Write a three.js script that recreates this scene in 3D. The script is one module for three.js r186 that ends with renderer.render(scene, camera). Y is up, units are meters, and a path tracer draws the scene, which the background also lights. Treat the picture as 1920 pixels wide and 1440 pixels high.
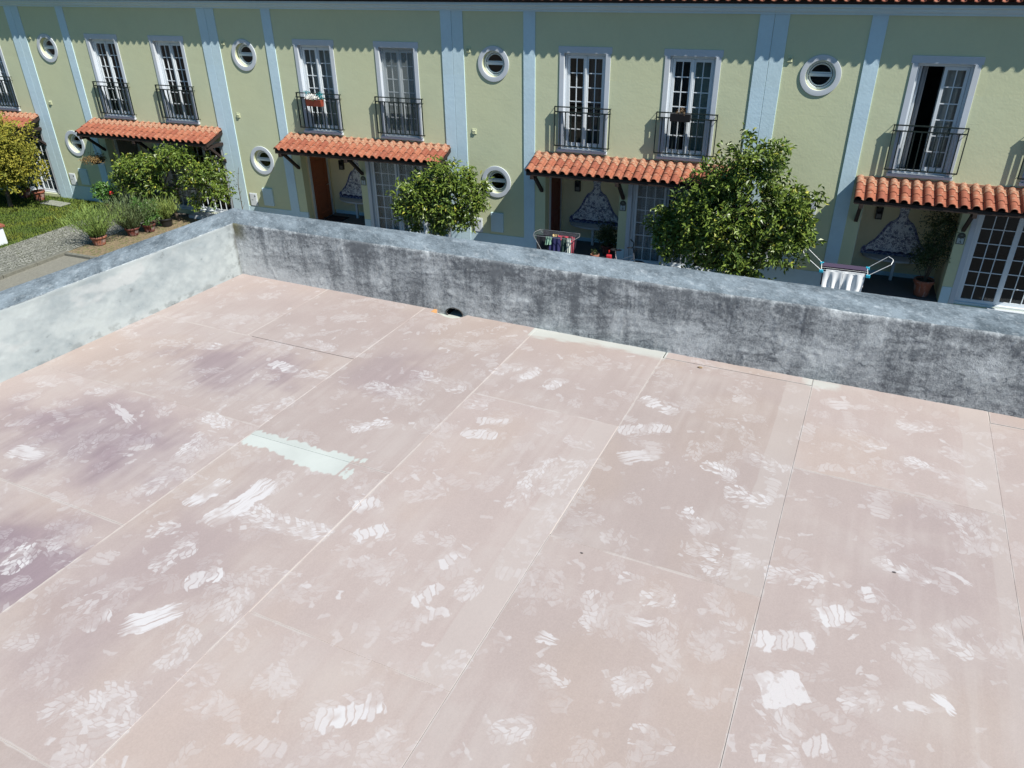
import * as THREE from 'three';
import { mergeGeometries } from 'three/addons/utils/BufferGeometryUtils.js';
import { RoundedBoxGeometry } from 'three/addons/geometries/RoundedBoxGeometry.js';

// ---------------------------------------------------------------- camera, sky, sun, exposure
const scene = new THREE.Scene();
const D2R = Math.PI / 180;
const camera = new THREE.PerspectiveCamera(54.06, 4 / 3, 0.1, 600);
{
  const pi = 29.3225 * D2R, ya = -22.1939 * D2R, ro = -0.7659 * D2R;
  const fw = new THREE.Vector3(Math.sin(ya) * Math.cos(pi), -Math.sin(pi), -Math.cos(ya) * Math.cos(pi));
  const r = new THREE.Vector3(Math.cos(ya), 0, Math.sin(ya)), u = new THREE.Vector3().crossVectors(r, fw);
  camera.position.set(24.488, 7.036, 18.454);
  camera.up.copy(r).multiplyScalar(-Math.sin(ro)).addScaledVector(u, Math.cos(ro));
  camera.lookAt(camera.position.clone().add(fw));
}
const SUN = new THREE.Vector3(2.6, 3.2, 1).normalize();
{
  const w = 256, h = 128, d = new Float32Array(w * h * 4), v = new THREE.Vector3();
  for (let j = 0; j < h; j++) for (let i = 0; i < w; i++) {
    const el = ((j + .5) / h - .5) * Math.PI, az = ((i + .5) / w - .5) * 2 * Math.PI;
    v.set(Math.cos(el) * Math.cos(az), Math.sin(el), Math.cos(el) * Math.sin(az));
    const k = Math.pow(Math.max(0, 1 - Math.max(0, v.y)), 3.2), c = Math.max(0, v.dot(SUN));
    const glow = .12 * Math.pow(c, 8) + .3 * Math.pow(c, 60);
    const o = (j * w + i) * 4;
    d[o] = .024 + .075 * k + glow; d[o + 1] = .105 + .12 * k + glow * .95; d[o + 2] = .22 + .13 * k + glow * .85; d[o + 3] = 1;
    if (v.y < 0) { d[o] = .07; d[o + 1] = .075; d[o + 2] = .075; }
  }
  const sky = new THREE.DataTexture(d, w, h, THREE.RGBAFormat, THREE.FloatType);
  sky.mapping = THREE.EquirectangularReflectionMapping; sky.magFilter = THREE.LinearFilter; sky.needsUpdate = true;
  scene.background = sky; scene.environment = sky;
}
const sun = new THREE.DirectionalLight(new THREE.Color(1, .955, .88), 4.6);
sun.position.set(16, 2, 6).addScaledVector(SUN, 60); sun.target.position.set(16, 2, 6);
sun.castShadow = true; sun.shadow.mapSize.set(4096, 4096); sun.shadow.bias = -.0004;
Object.assign(sun.shadow.camera, { left: -26, right: 26, top: 24, bottom: -24, near: 1, far: 140 });
scene.add(sun, sun.target);
const EXPOSURE = 1.55;

// ---------------------------------------------------------------- helpers
function rng(seed) { let a = seed >>> 0; return () => { a = a + 0x6D2B79F5 | 0; let t = Math.imul(a ^ a >>> 15, 1 | a); t = t + Math.imul(t ^ t >>> 7, 61 | t) ^ t; return ((t ^ t >>> 14) >>> 0) / 4294967296; }; }
const PERM = new Float32Array(65536); { const r = rng(77); for (let i = 0; i < 65536; i++) PERM[i] = r(); }
const hs = (x, y) => PERM[((x & 255) << 8 | (y & 255)) ^ ((x >> 8) * 7919 & 65535) ^ ((y >> 8) * 104729 & 65535)];
function vn(x, y) { const xi = Math.floor(x), yi = Math.floor(y); let fx = x - xi, fy = y - yi; fx *= fx * (3 - 2 * fx); fy *= fy * (3 - 2 * fy);
  const a = hs(xi, yi), b = hs(xi + 1, yi), c = hs(xi, yi + 1), d = hs(xi + 1, yi + 1); return a + (b - a) * fx + (c - a + (a - b - c + d) * fx) * fy; }
function fbm(x, y, o = 4) { let s = 0, a = .5, n = 0; for (let i = 0; i < o; i++) { s += a * vn(x, y); n += a; a *= .5; x = x * 2.03 + 17.3; y = y * 2.03 + 9.1; } return s / n; }
const clamp = (x, a = 0, b = 1) => x < a ? a : x > b ? b : x, mix = (a, b, t) => a + (b - a) * t, sm = (a, b, x) => { x = clamp((x - a) / (b - a)); return x * x * (3 - 2 * x); };
const srgb = (x) => x <= .0031308 ? 12.92 * x : 1.055 * Math.pow(x, 1 / 2.4) - .055;
// fn(x, y, out) gets texel numbers and writes linear rgb into out
function colourTexture(w, h, fn, repeat) {
  const d = new Uint8Array(w * h * 4), o = [0, 0, 0];
  for (let y = 0; y < h; y++) for (let x = 0; x < w; x++) { fn(x, y, o); const k = (y * w + x) * 4; for (let c = 0; c < 3; c++) d[k + c] = clamp(srgb(clamp(o[c]))) * 255; d[k + 3] = 255; }
  const t = new THREE.DataTexture(d, w, h); t.colorSpace = THREE.SRGBColorSpace; return finish(t, repeat);
}
function greyTexture(w, h, fn, repeat) {
  const d = new Uint8Array(w * h * 4);
  for (let y = 0; y < h; y++) for (let x = 0; x < w; x++) { const v = clamp(fn(x, y)) * 255, k = (y * w + x) * 4; d[k] = d[k + 1] = d[k + 2] = v; d[k + 3] = 255; }
  return finish(new THREE.DataTexture(d, w, h), repeat);
}
function finish(t, repeat) { t.magFilter = THREE.LinearFilter; t.minFilter = THREE.LinearMipmapLinearFilter; t.generateMipmaps = true; t.wrapS = t.wrapT = repeat ? THREE.RepeatWrapping : THREE.ClampToEdgeWrapping; if (repeat) t.repeat.set(repeat, repeat); t.needsUpdate = true; return t; }
const lin = (r, g, b) => new THREE.Color().setRGB(r, g, b);
const mat = (r, g, b, rough = .85, extra = {}) => new THREE.MeshStandardMaterial({ color: lin(r, g, b), roughness: rough, ...extra });

function flat(g) { if (g.index) g = g.toNonIndexed(); for (const k of Object.keys(g.attributes)) if (!['position', 'normal', 'uv', 'color'].includes(k)) g.deleteAttribute(k); return g; }
function metres(g) { // box-projected uv in metres
  g = flat(g); const p = g.attributes.position, n = g.attributes.normal, uv = new Float32Array(p.count * 2);
  for (let i = 0; i < p.count; i++) { const ax = Math.abs(n.getX(i)), ay = Math.abs(n.getY(i)), az = Math.abs(n.getZ(i));
    uv[i * 2] = ax > ay && ax > az ? p.getZ(i) : p.getX(i); uv[i * 2 + 1] = ay > ax && ay > az ? p.getZ(i) : p.getY(i); }
  g.setAttribute('uv', new THREE.BufferAttribute(uv, 2)); return g;
}
const join = (a) => a.length === 1 ? flat(a[0]) : mergeGeometries(a.map(flat));
const box = (x0, x1, y0, y1, z0, z1) => new THREE.BoxGeometry(x1 - x0, y1 - y0, z1 - z0).translate((x0 + x1) / 2, (y0 + y1) / 2, (z0 + z1) / 2);
const rbox = (x0, x1, y0, y1, z0, z1, r = .008) => new RoundedBoxGeometry(x1 - x0, y1 - y0, z1 - z0, 2, r).translate((x0 + x1) / 2, (y0 + y1) / 2, (z0 + z1) / 2);
const V = (x, y, z) => new THREE.Vector3(x, y, z), UP = V(0, 1, 0);
function rod(a, b, r, r2 = r, n = 8) { const d = b.clone().sub(a), g = new THREE.CylinderGeometry(r2, r, d.length(), n); g.applyQuaternion(new THREE.Quaternion().setFromUnitVectors(UP, d.normalize())); return g.translate((a.x + b.x) / 2, (a.y + b.y) / 2, (a.z + b.z) / 2); }
function pipe(pts, r, seg = 24, n = 8, closed = false, tension = .5) { return new THREE.TubeGeometry(new THREE.CatmullRomCurve3(pts, closed, 'catmullrom', tension), seg, r, n, closed); }
function branch(pts, r0, r1, seg = 10, n = 7) { // tapered limb
  const c = new THREE.CatmullRomCurve3(pts), g = new THREE.TubeGeometry(c, seg, 1, n, false), p = g.attributes.position;
  for (let i = 0; i <= seg; i++) { const o = c.getPointAt(i / seg), r = mix(r0, r1, i / seg); for (let j = 0; j <= n; j++) { const k = i * (n + 1) + j; p.setXYZ(k, o.x + (p.getX(k) - o.x) * r, o.y + (p.getY(k) - o.y) * r, o.z + (p.getZ(k) - o.z) * r); } }
  g.computeVertexNormals(); return g;
}
function mesh(name, geo, m, parent) { const o = new THREE.Mesh(Array.isArray(geo) ? join(geo) : geo, m); o.name = name; o.castShadow = o.receiveShadow = true; parent.add(o); return o; }
const taken = new Map();
function numbered(name) { const n = taken.get(name) ?? 0; taken.set(name, n + 1); return n ? name + '_' + String(n).padStart(3, '0') : name; }
function thing(name, label, category, group, pos = [0, 0, 0], turn = 0) {
  const o = new THREE.Group(); o.name = numbered(name); o.userData = { label, category }; if (group) o.userData.group = group;
  o.position.set(...pos); o.rotation.y = turn; scene.add(o); return o;
}
function one(name, geo, m, label, category, group, pos = [0, 0, 0], turn = 0) { const o = mesh(numbered(name), geo, m, scene); o.userData = { label, category }; if (group) o.userData.group = group; o.position.set(...pos); o.rotation.y = turn; return o; }
function structure(name, geo, m, kind = 'structure') { const o = mesh(numbered(name), geo, m, scene); o.userData = { kind, label: name.replace(/_/g, ' ') }; return o; }
const sub = (name, parent) => { const o = new THREE.Group(); o.name = name; parent.add(o); return o; };
// ---------------------------------------------------------------- shared surfaces
const plasterBump = greyTexture(512, 512, (x, y) => .5 + .35 * (fbm(x / 9, y / 9, 3) - .5) + .4 * (fbm(x / 60, y / 40, 3) - .5), .5);
const plasterTone = (r, g, b, s = .06) => colourTexture(512, 512, (x, y, o) => { const n = 1 + s * 2 * (fbm(x / 70, y / 90, 5) - .5) + s * .8 * (fbm(x / 7, y / 7, 2) - .5), w = s * (vn(x / 130 + 40, y / 150) - .5); o[0] = r * n * (1 + w * .5); o[1] = g * n; o[2] = b * n * (1 - w); }, .22);
const M = {
  wall: new THREE.MeshStandardMaterial({ map: plasterTone(.54, .575, .385, .045), bumpMap: plasterBump, bumpScale: .004, roughness: .95 }),
  porch: new THREE.MeshStandardMaterial({ map: plasterTone(.72, .65, .43), bumpMap: plasterBump, bumpScale: .004, roughness: .95 }),
  trim: new THREE.MeshStandardMaterial({ map: plasterTone(.50, .655, .735, .07), bumpMap: plasterBump, bumpScale: .005, roughness: .9 }),
  stone: new THREE.MeshStandardMaterial({ map: plasterTone(.50, .545, .60, .06), roughness: .7 }),
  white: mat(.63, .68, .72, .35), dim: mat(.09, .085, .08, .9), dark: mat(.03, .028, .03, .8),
  iron: mat(.012, .022, .02, .5, { metalness: .3 }), brown: mat(.022, .013, .01, .75), black: mat(.012, .012, .014, .5),
  glass: new THREE.MeshPhysicalMaterial({ color: lin(.8, .86, .88), transmission: 1, thickness: 0, roughness: .03, ior: 1.5 }),
  tile: [[.255, .082, .045], [.28, .092, .05], [.23, .07, .04], [.295, .107, .06], [.26, .087, .05]].map((c) => new THREE.MeshStandardMaterial({ map: colourTexture(128, 128, (x, y, o) => { const n = .72 + .5 * fbm(x / 18, y / 14, 4) + .12 * vn(x / 2, y / 2); const k = sm(.63, .75, fbm(x / 25 + 7, y / 25 + c[0] * 90, 4)) * .5; for (let i = 0; i < 3; i++) o[i] = mix(c[i] * n, [.36, .24, .17][i], k); }, 3), roughness: .85 })),
  mortar: new THREE.MeshStandardMaterial({ map: colourTexture(128, 128, (x, y, o) => { const n = .8 + .4 * fbm(x / 12, y / 12, 4), k = sm(.4, .62, fbm(x / 16 + 3, y / 16, 3)); o[0] = mix(.29, .34, k) * n; o[1] = mix(.115, .21, k) * n; o[2] = mix(.065, .14, k) * n; }, 3), roughness: .95 }),
  pot: [[.25, .08, .045], [.13, .035, .025], [.27, .10, .06]].map((c) => new THREE.MeshStandardMaterial({ map: colourTexture(128, 128, (x, y, o) => { const n = .75 + .5 * fbm(x / 20, y / 12, 4), k = sm(.6, .75, fbm(x / 14, y / 20 + 50, 4)) * .4; for (let i = 0; i < 3; i++) o[i] = mix(c[i] * n, .4, k); }, 2), roughness: .9 })),
  soil: mat(.035, .025, .018, 1), bark: mat(.10, .08, .062, .95), leaf: new THREE.MeshStandardMaterial({ vertexColors: true, roughness: .42, side: THREE.DoubleSide }),
  matteLeaf: new THREE.MeshStandardMaterial({ vertexColors: true, roughness: .75, side: THREE.DoubleSide }),
  cloth: new THREE.MeshStandardMaterial({ color: lin(.78, .80, .82), roughness: .95, side: THREE.DoubleSide }), metal: mat(.38, .39, .4, .35, { metalness: .6 }), plastic: mat(.02, .32, .48, .4),
};

// ---------------------------------------------------------------- ground
const T = (w, h, fn) => colourTexture(w, h, fn, 1);
{
  const ground = structure('ground', new THREE.PlaneGeometry(400, 400).rotateX(-Math.PI / 2).translate(0, -.03, 0), new THREE.MeshStandardMaterial({ map: T(512, 512, (x, y, o) => { const n = .7 + .6 * fbm(x / 60, y / 60, 5); o[0] = .11 * n; o[1] = .105 * n; o[2] = .095 * n; }), roughness: .95 }));
  ground.geometry.attributes.uv.array.forEach((v, i, a) => { a[i] = v * 100; });
  structure('lawn', metres(new THREE.PlaneGeometry(17, 14).rotateX(-Math.PI / 2).translate(-5.47, .0, 7.02)), new THREE.MeshStandardMaterial({ map: T(256, 256, (x, y, o) => { const n = .5 + fbm(x / 14, y / 14, 4); o[0] = .055 * n; o[1] = .085 * n; o[2] = .018 * n; }), roughness: 1 }));
  // grass blades
  const blade = new THREE.BufferGeometry(); blade.setAttribute('position', new THREE.Float32BufferAttribute([-.004, 0, 0, .004, 0, 0, .002, .03, .008, -.004, 0, 0, .002, .03, .008, .0, .05, .02], 3)); blade.setAttribute('normal', new THREE.Float32BufferAttribute([0, .8, .6, 0, .8, .6, 0, .8, .6, 0, .8, .6, 0, .8, .6, 0, .8, .6], 3));
  const N = 60000, g = new THREE.InstancedMesh(blade, new THREE.MeshStandardMaterial({ roughness: .95, side: THREE.DoubleSide }), N), r = rng(5), m = new THREE.Matrix4(), q = new THREE.Quaternion(), c = new THREE.Color();
  for (let i = 0; i < N; i++) {
    const x = -4.5 + 7.55 * r(), z = .05 + 6 * r(); q.setFromEuler(new THREE.Euler((r() - .5) * .7, r() * 6.28, (r() - .5) * .7)); const s = .7 + .8 * r();
    m.compose(V(x, .002, z), q, V(1.3, s, 1)); g.setMatrixAt(i, m);
    const t = fbm(x * 1.6, z * 1.6, 3), y = r(); g.setColorAt(i, c.setRGB(mix(.07, .19, t * t * 1.3 + .2 * y), mix(.135, .21, t), mix(.012, .026, y)));
  }
  g.name = 'grass'; g.userData = { kind: 'stuff', label: 'short mown grass of the front lawn' }; g.castShadow = g.receiveShadow = true; scene.add(g);
  // cobbled path: jittered stone cells
  const cells = (x, y) => { let a = 9, b = 9, id = 0; const xi = Math.floor(x), yi = Math.floor(y); for (let i = -1; i < 2; i++) for (let j = -1; j < 2; j++) { const X = (xi + i) & 31, Y = (yi + j) & 31, px = xi + i + .2 + .6 * hs(X, Y), py = yi + j + .2 + .6 * hs(X + 71, Y + 13), d = Math.max(Math.abs(x - px), Math.abs(y - py)) * .6 + .4 * Math.hypot(x - px, y - py); if (d < a) { b = a; a = d; id = hs(X + 9, Y + 151); } else if (d < b) b = d; } return [b - a, id]; };
  const S = 1024, cm = new Float32Array(S * S), ci = new Float32Array(S * S); for (let y = 0; y < S; y++) for (let x = 0; x < S; x++) { const [e, id] = cells(x / 32, y / 32); cm[y * S + x] = sm(.08, .26, e); ci[y * S + x] = id; }
  const pm = new THREE.MeshStandardMaterial({ map: colourTexture(S, S, (x, y, o) => { const k = cm[y * S + x], n = (.62 + .5 * ci[y * S + x]) * (.8 + .4 * fbm(x / 9, y / 9, 3)), gr = fbm(x / 60, y / 60, 3); o[0] = mix(.03 + .03 * gr, .28 * n, k); o[1] = mix(.034 + .04 * gr, .28 * n, k); o[2] = mix(.022, .25 * n, k); }, 1 / 2.9), bumpMap: greyTexture(S, S, (x, y) => cm[y * S + x] * (.7 + .3 * ci[y * S + x]), 1 / 2.9), bumpScale: .015, roughness: .85 });
  structure('cobbled_path', metres(box(3.04, 5.12, -.02, .012, .06, 16)), pm);
  const earth = new THREE.MeshStandardMaterial({ map: T(256, 256, (x, y, o) => { const n = .4 + 1.1 * fbm(x / 10, y / 10, 5), k = sm(.55, .7, fbm(x / 22, y / 22 + 9, 4)); o[0] = mix(.21, .13, k) * n; o[1] = mix(.165, .14, k) * n; o[2] = mix(.10, .05, k) * n; }), bumpMap: greyTexture(256, 256, (x, y) => fbm(x / 8, y / 8, 4), 1), bumpScale: .03, roughness: 1 });
  structure('planting_bed', metres(box(5.13, 13.2, -.02, .008, .4, 4.3)), earth);
  const kerb = new THREE.MeshStandardMaterial({ map: T(256, 256, (x, y, o) => { const n = .6 + .7 * fbm(x / 12, y / 12, 5); o[0] = .15 * n; o[1] = .15 * n; o[2] = .125 * n; }), roughness: .95 });
  const k = new THREE.Group(); k.name = 'kerb'; k.userData = { kind: 'structure', label: 'stone kerb' }; scene.add(k);
  const kr = rng(3); for (let i = 0; i < 9; i++) mesh('kerbstone', metres(rbox(5.14 + .01 * kr(), 5.30 + .01 * kr(), -.05, .085 + .01 * kr(), 4.31 + i * 1.0, 5.295 + i * 1.0, .012)), kerb, k);
  for (let i = 0; i < 4; i++) mesh('kerbstone', metres(rbox(5.31 + i, 6.295 + i, -.05, .06 + .01 * kr(), 4.33, 4.45, .012)), kerb, k);
  structure('road', metres(box(5.31, 18, -.028, .0, 4.46, 18)), new THREE.MeshStandardMaterial({ map: T(256, 256, (x, y, o) => { const n = .75 + .5 * fbm(x / 8, y / 8, 5); o[0] = .19 * n; o[1] = .185 * n; o[2] = .155 * n; }), roughness: .95 }));
  const slab = new THREE.MeshStandardMaterial({ map: T(256, 256, (x, y, o) => { const n = .75 + .5 * fbm(x / 20, y / 20, 5), j = (x % 64 < 2 || y % 64 < 2) ? .35 : 1; o[0] = .075 * n * j; o[1] = .078 * n * j; o[2] = .082 * n * j; }), roughness: .8 });
  structure('terrace', metres(box(13.22, 60, -.025, .02, .0, 11.5)), slab);
  const st = one('stepping_slab', metres(rbox(0, 1.0, 0, .03, 0, .42, .01)), kerb.clone(), 'pale square paving slab lying in the lawn by the houses', 'slab', null, [.09, .02, .5], -.06); st.material.color = lin(1.6, 1.7, 1.75);
}
// ---------------------------------------------------------------- the row of houses (x along the row, z towards the roof terrace)
const PITCH = 7.59, NR = rng(11);
const tileGeo = (() => { // one S-shaped clay tile: x across, z down the slope
  const pts = [], W = .225; for (let i = 0; i <= 9; i++) { const a = Math.PI * i / 9; pts.push([.076 - .076 * Math.cos(a), .07 * Math.sin(a)]); } for (let i = 1; i <= 4; i++) { const t = i / 4; pts.push([.152 + (W + .012 - .152) * t, -.012 * Math.sin(Math.PI * t)]); }
  const s = new THREE.Shape(); pts.forEach((p, i) => i ? s.lineTo(p[0], p[1]) : s.moveTo(p[0], p[1])); for (let i = pts.length - 1; i >= 0; i--) s.lineTo(pts[i][0] * (i < 10 ? .86 : 1) + (i < 10 ? .01 : 0), pts[i][1] - .010);
  return new THREE.ExtrudeGeometry(s, { depth: .37, bevelEnabled: false, curveSegments: 1 }).translate(0, 0, -.37);
})();
const eaveTile = (() => { const g = tileGeo.clone(), q = g.attributes.position; for (let i = 0; i < q.count; i++) { const y = q.getY(i); q.setY(i, y * 1.02); if (q.getZ(i) > -.1) q.setZ(i, q.getZ(i) - y * .32); } g.computeVertexNormals(); return g; })(); // ends cut plumb along the eaves
function tileRows(parent, x0, count, rows, y0, z0, slope, expo, topMat, pitch = .225, geo = tileGeo) { // y0, z0: upper end of the slope
  const c = Math.cos(slope), s = Math.sin(slope);
  for (let r = 0; r < rows; r++) for (let i = 0; i < count; i++) {
    const d = (r + 1) * expo, t = mesh('tile', geo, r < topMat ? M.mortar : M.tile[Math.floor(NR() * 5)], parent);
    t.position.set(x0 + i * pitch + (NR() - .5) * .005, y0 - s * d + c * (.016 + .003 * NR()), z0 + c * d + s * .016 + (NR() - .5) * .008);
    t.rotation.set(slope - .055 + (NR() - .5) * .012, (NR() - .5) * .012, (NR() - .5) * .02);
  }
}
const paneGeos = new Map(); function paneGeo(w, h) { const k = w.toFixed(3) + h.toFixed(3); if (!paneGeos.has(k)) paneGeos.set(k, new THREE.PlaneGeometry(w, h)); return paneGeos.get(k); }
function glazing(parent, x0, x1, y0, y1, z, cols, rows, stile, bar, name = 'leaf_frame') { // one glazed leaf: frame with bars, and its panes
  const g = [rbox(x0, x0 + stile, y0, y1, z - .022, z + .022, .005), rbox(x1 - stile, x1, y0, y1, z - .022, z + .022, .005), box(x0 + stile, x1 - stile, y0, y0 + stile * 1.2, z - .02, z + .02), box(x0 + stile, x1 - stile, y1 - stile, y1, z - .02, z + .02)];
  const a = x0 + stile, b = x1 - stile, c = y0 + stile * 1.2, d = y1 - stile, w = (b - a) / cols, h = (d - c) / rows;
  for (let i = 1; i < cols; i++) g.push(box(a + i * w - bar / 2, a + i * w + bar / 2, c, d, z - .011, z + .013));
  for (let j = 1; j < rows; j++) g.push(box(a, b, c + j * h - bar / 2, c + j * h + bar / 2, z - .012, z + .012));
  mesh(name, g, M.white, parent);
  for (let i = 0; i < cols; i++) for (let j = 0; j < rows; j++) { const p = mesh('pane', paneGeo(w - bar * .6, h - bar * .6), M.glass, parent); p.position.set(a + (i + .5) * w, c + (j + .5) * h, z - .002 + .0015 * NR()); p.rotation.set((NR() - .5) * .012, (NR() - .5) * .012, 0); }
}
function drape(x0, x1, y0, y1, z, waves, depth, seed = 0) { // hanging cloth with folds
  const g = new THREE.PlaneGeometry(x1 - x0, y1 - y0, Math.max(12, waves * 8), 6).translate((x0 + x1) / 2, (y0 + y1) / 2, z), p = g.attributes.position;
  for (let i = 0; i < p.count; i++) { const x = p.getX(i), t = (p.getY(i) - y0) / (y1 - y0); p.setZ(i, z + depth * Math.sin((x - x0) / (x1 - x0) * waves * 6.283 + seed + .6 * Math.sin(t * 2 + seed)) * (1 - .3 * t) + .4 * depth * (vn(x * 9 + seed, t * 3) - .5)); }
  g.computeVertexNormals(); return g;
}
const lace = greyTexture(256, 256, (x, y) => { const u = x % 64 - 32, v = y % 64 - 32, d = Math.hypot(u, v), a = Math.atan2(v, u); const f = Math.sin(d * .55 + 2 * Math.sin(a * 5)) > .1 || (x % 5 < 2 && y % 5 < 2) ? 1 : .35; return f * (.7 + .3 * vn(x / 9, y / 9)); }, 2.2);
const laceMat = new THREE.MeshStandardMaterial({ color: lin(.62, .66, .68), alphaMap: lace, transparent: true, roughness: .95, side: THREE.DoubleSide });
const sheer = new THREE.MeshStandardMaterial({ color: lin(.50, .55, .55), transparent: true, opacity: .55, roughness: .9, side: THREE.DoubleSide });
const greenBlind = mat(.16, .22, .2, .8, { side: THREE.DoubleSide }), curtainGrey = mat(.30, .31, .32, .95, { side: THREE.DoubleSide }), curtainDark = mat(.05, .055, .06, .95, { side: THREE.DoubleSide });
const netting = new THREE.MeshStandardMaterial({ color: lin(.26, .30, .30), transparent: true, opacity: .42, roughness: .8, side: THREE.DoubleSide });

function upperWindow(h, x0, style) { // x0: left end of the lintel
  const w = sub('window', h), L = x0 + .03, R = x0 + 1.28, a = L + .115, b = R - .115, y0 = 2.95, y1 = 5.13;
  mesh('lintel', metres(rbox(x0, x0 + 1.31, y1, y1 + .145, -.02, .014, .004)), M.stone, w);
  mesh('jamb', metres(rbox(L, a, y0 - .03, y1, -.2, .019, .005)), M.stone, w); mesh('jamb', metres(rbox(b, R, y0 - .03, y1, -.2, .019, .005)), M.stone, w);
  mesh('sill', metres(rbox(L - .02, R + .02, y0 - .1, y0 - .035, -.2, .062, .008)), M.stone, w);
  mesh('window_frame', [box(a, a + .045, y0 - .035, y1, -.19, -.10), box(b - .045, b, y0 - .035, y1, -.19, -.10), box(a + .045, b - .045, y1 - .06, y1 - .001, -.19, -.10), box(a + .045, b - .045, y0 - .034, y0 + .03, -.19, -.10)], M.white, w);
  const m = (a + b) / 2, l0 = a + .05, r1 = b - .05, f0 = y0 + .035, f1 = y1 - .065;
  if (style.open) { const leaf = sub('open_leaf', w); glazing(leaf, 0, m - l0, f0, f1, 0, 2, 6, .062, .02); leaf.position.set(l0 + .03, 0, -.21); leaf.rotation.y = 1.42; }
  else glazing(w, l0, m - .002, f0, f1, -.135, 2, 6, .062, .02);
  glazing(w, m + .002, r1, f0, f1, -.135, 2, 6, .062, .02);
  if (!style.open) mesh('meeting_stile', rbox(m - .026, m + .026, f0, f1, -.112, -.092, .006), M.white, w);
  for (const [p0, p1, mm, n, dz] of style.curtains ?? []) mesh('curtain', drape(mix(a, b, p0), mix(a, b, p1), y0 + .02, y1 + .02, -.33 - (dz ?? 0), n, n ? .02 : 0, x0), mm, w);
  if (style.net) mesh('insect_screen', new THREE.PlaneGeometry(b - a - .02, y1 - y0 - .02).translate(m, (y0 + y1) / 2, -.075), netting, w);
  // shallow iron guard rail of flat bars
  const r = sub('balcony_railing', h), p0 = x0 - .055, p1 = x0 + 1.355, rail = (y, n) => mesh(n, [box(p0, p1, y - .011, y + .011, .062, .108), box(p0, p0 + .008, y - .006, y + .006, .0, .062), box(p1 - .008, p1, y - .006, y + .006, .0, .062)], M.iron, r);
  rail(3.925, 'top_rail'); rail(3.81, 'middle_rail'); rail(3.0, 'bottom_rail');
  for (let i = 0; i <= 10; i++) { const x = mix(p0 + .007, p1 - .007, i / 10); mesh('baluster', box(x - .010, x + .010, 3.007, i % 5 ? 3.803 : 3.918, .068, .102), M.iron, r); }
}
function roundWindow(h, x, y) {
  const w = sub('round_window', h), ring = (ro, ri, z0, z1) => new THREE.LatheGeometry([[ri, z0], [ri, z1 - .006], [ri + .006, z1], [ro - .006, z1], [ro, z1 - .006], [ro, z0]].map((p) => new THREE.Vector2(...p)), 48).rotateX(Math.PI / 2).translate(x, y, 0);
  mesh('surround', metres(ring(.415, .302, -.18, .024)), M.stone, w); mesh('window_frame', ring(.301, .245, -.16, -.10), M.white, w);
  mesh('sash', [ring(.233, .205, -.15, -.115), box(-.233 + x, .233 + x, y - .03, y + .03, -.148, -.09), box(-.2 + x, .2 + x, y + .034, y + .06, -.147, -.105)], M.white, w);
  for (const s of [1, -1]) { const p = mesh('pane', new THREE.CircleGeometry(.215, 24, s > 0 ? .12 : Math.PI + .12, Math.PI - .24), M.glass, w); p.position.set(x, y + s * .004, -.132); }
}
const HOUSE = [
  { n: -1, label: 'pale green house at the far left, partly hidden behind the yellow-green shrub', right: { curtains: [[.05, .95, sheer, 5]] }, patio: [[0, 3, sheer]], noPorch: 1 },
  { n: 0, label: 'pale green house behind the sprawling citrus tree and the pots', left: { curtains: [[.6, .95, curtainDark, 3]] }, right: { curtains: [[.05, .4, curtainDark, 3]] }, patio: [[0, 1.1, laceMat]], door: [.16, .145, .13] },
  { n: 1, label: 'pale green house with white flowers on a balcony and an orange-brown door', left: { curtains: [[.0, 1, sheer, 6], [.5, 1, greenBlind, 0, .06]] }, right: { net: 1, curtains: [[0, 1, sheer, 7]] }, patio: [[0, 3, laceMat]], door: [.27, .075, .03] },
  { n: 2, label: 'pale green house left of the big citrus tree, a bicycle by its window', left: { curtains: [[.55, 1, curtainDark, 4]] }, right: { curtains: [[.5, 1, greenBlind, 0], [0, .25, curtainDark, 3]] }, patio: [[0, .85, laceMat], [.85, 2, sheer]], door: [.14, .028, .016] },
  { n: 3, label: 'pale green house at the right with an open upper window', left: { open: 1, curtains: [[.02, .22, curtainGrey, 3], [.5, 1, sheer, 4]] }, right: { curtains: [[0, .4, sheer, 3]] }, patio: [], door: [.2, .05, .03] },
];
function corniceGeo() { const pts = [[-.05, 6.0], [.05, 6.0], [.055, 6.035], [.09, 6.045], [.12, 6.075], [.135, 6.115], [.2, 6.135], [.215, 6.15], [.215, 6.2]], pos = [], x0 = .304, x1 = 7.892; for (let i = 0; i + 1 < pts.length; i++) { const [a, b] = pts[i], [c, d] = pts[i + 1]; pos.push(x0, b, a, x1, d, c, x1, b, a, x0, b, a, x0, d, c, x1, d, c); } const g = new THREE.BufferGeometry(); const flip = []; for (let i = 0; i < pos.length; i += 9) flip.push(...pos.slice(i, i + 3), ...pos.slice(i + 6, i + 9), ...pos.slice(i + 3, i + 6)); g.setAttribute('position', new THREE.Float32BufferAttribute(flip, 3)); g.computeVertexNormals(); return metres(g); }
const CORNICE = corniceGeo();
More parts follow.
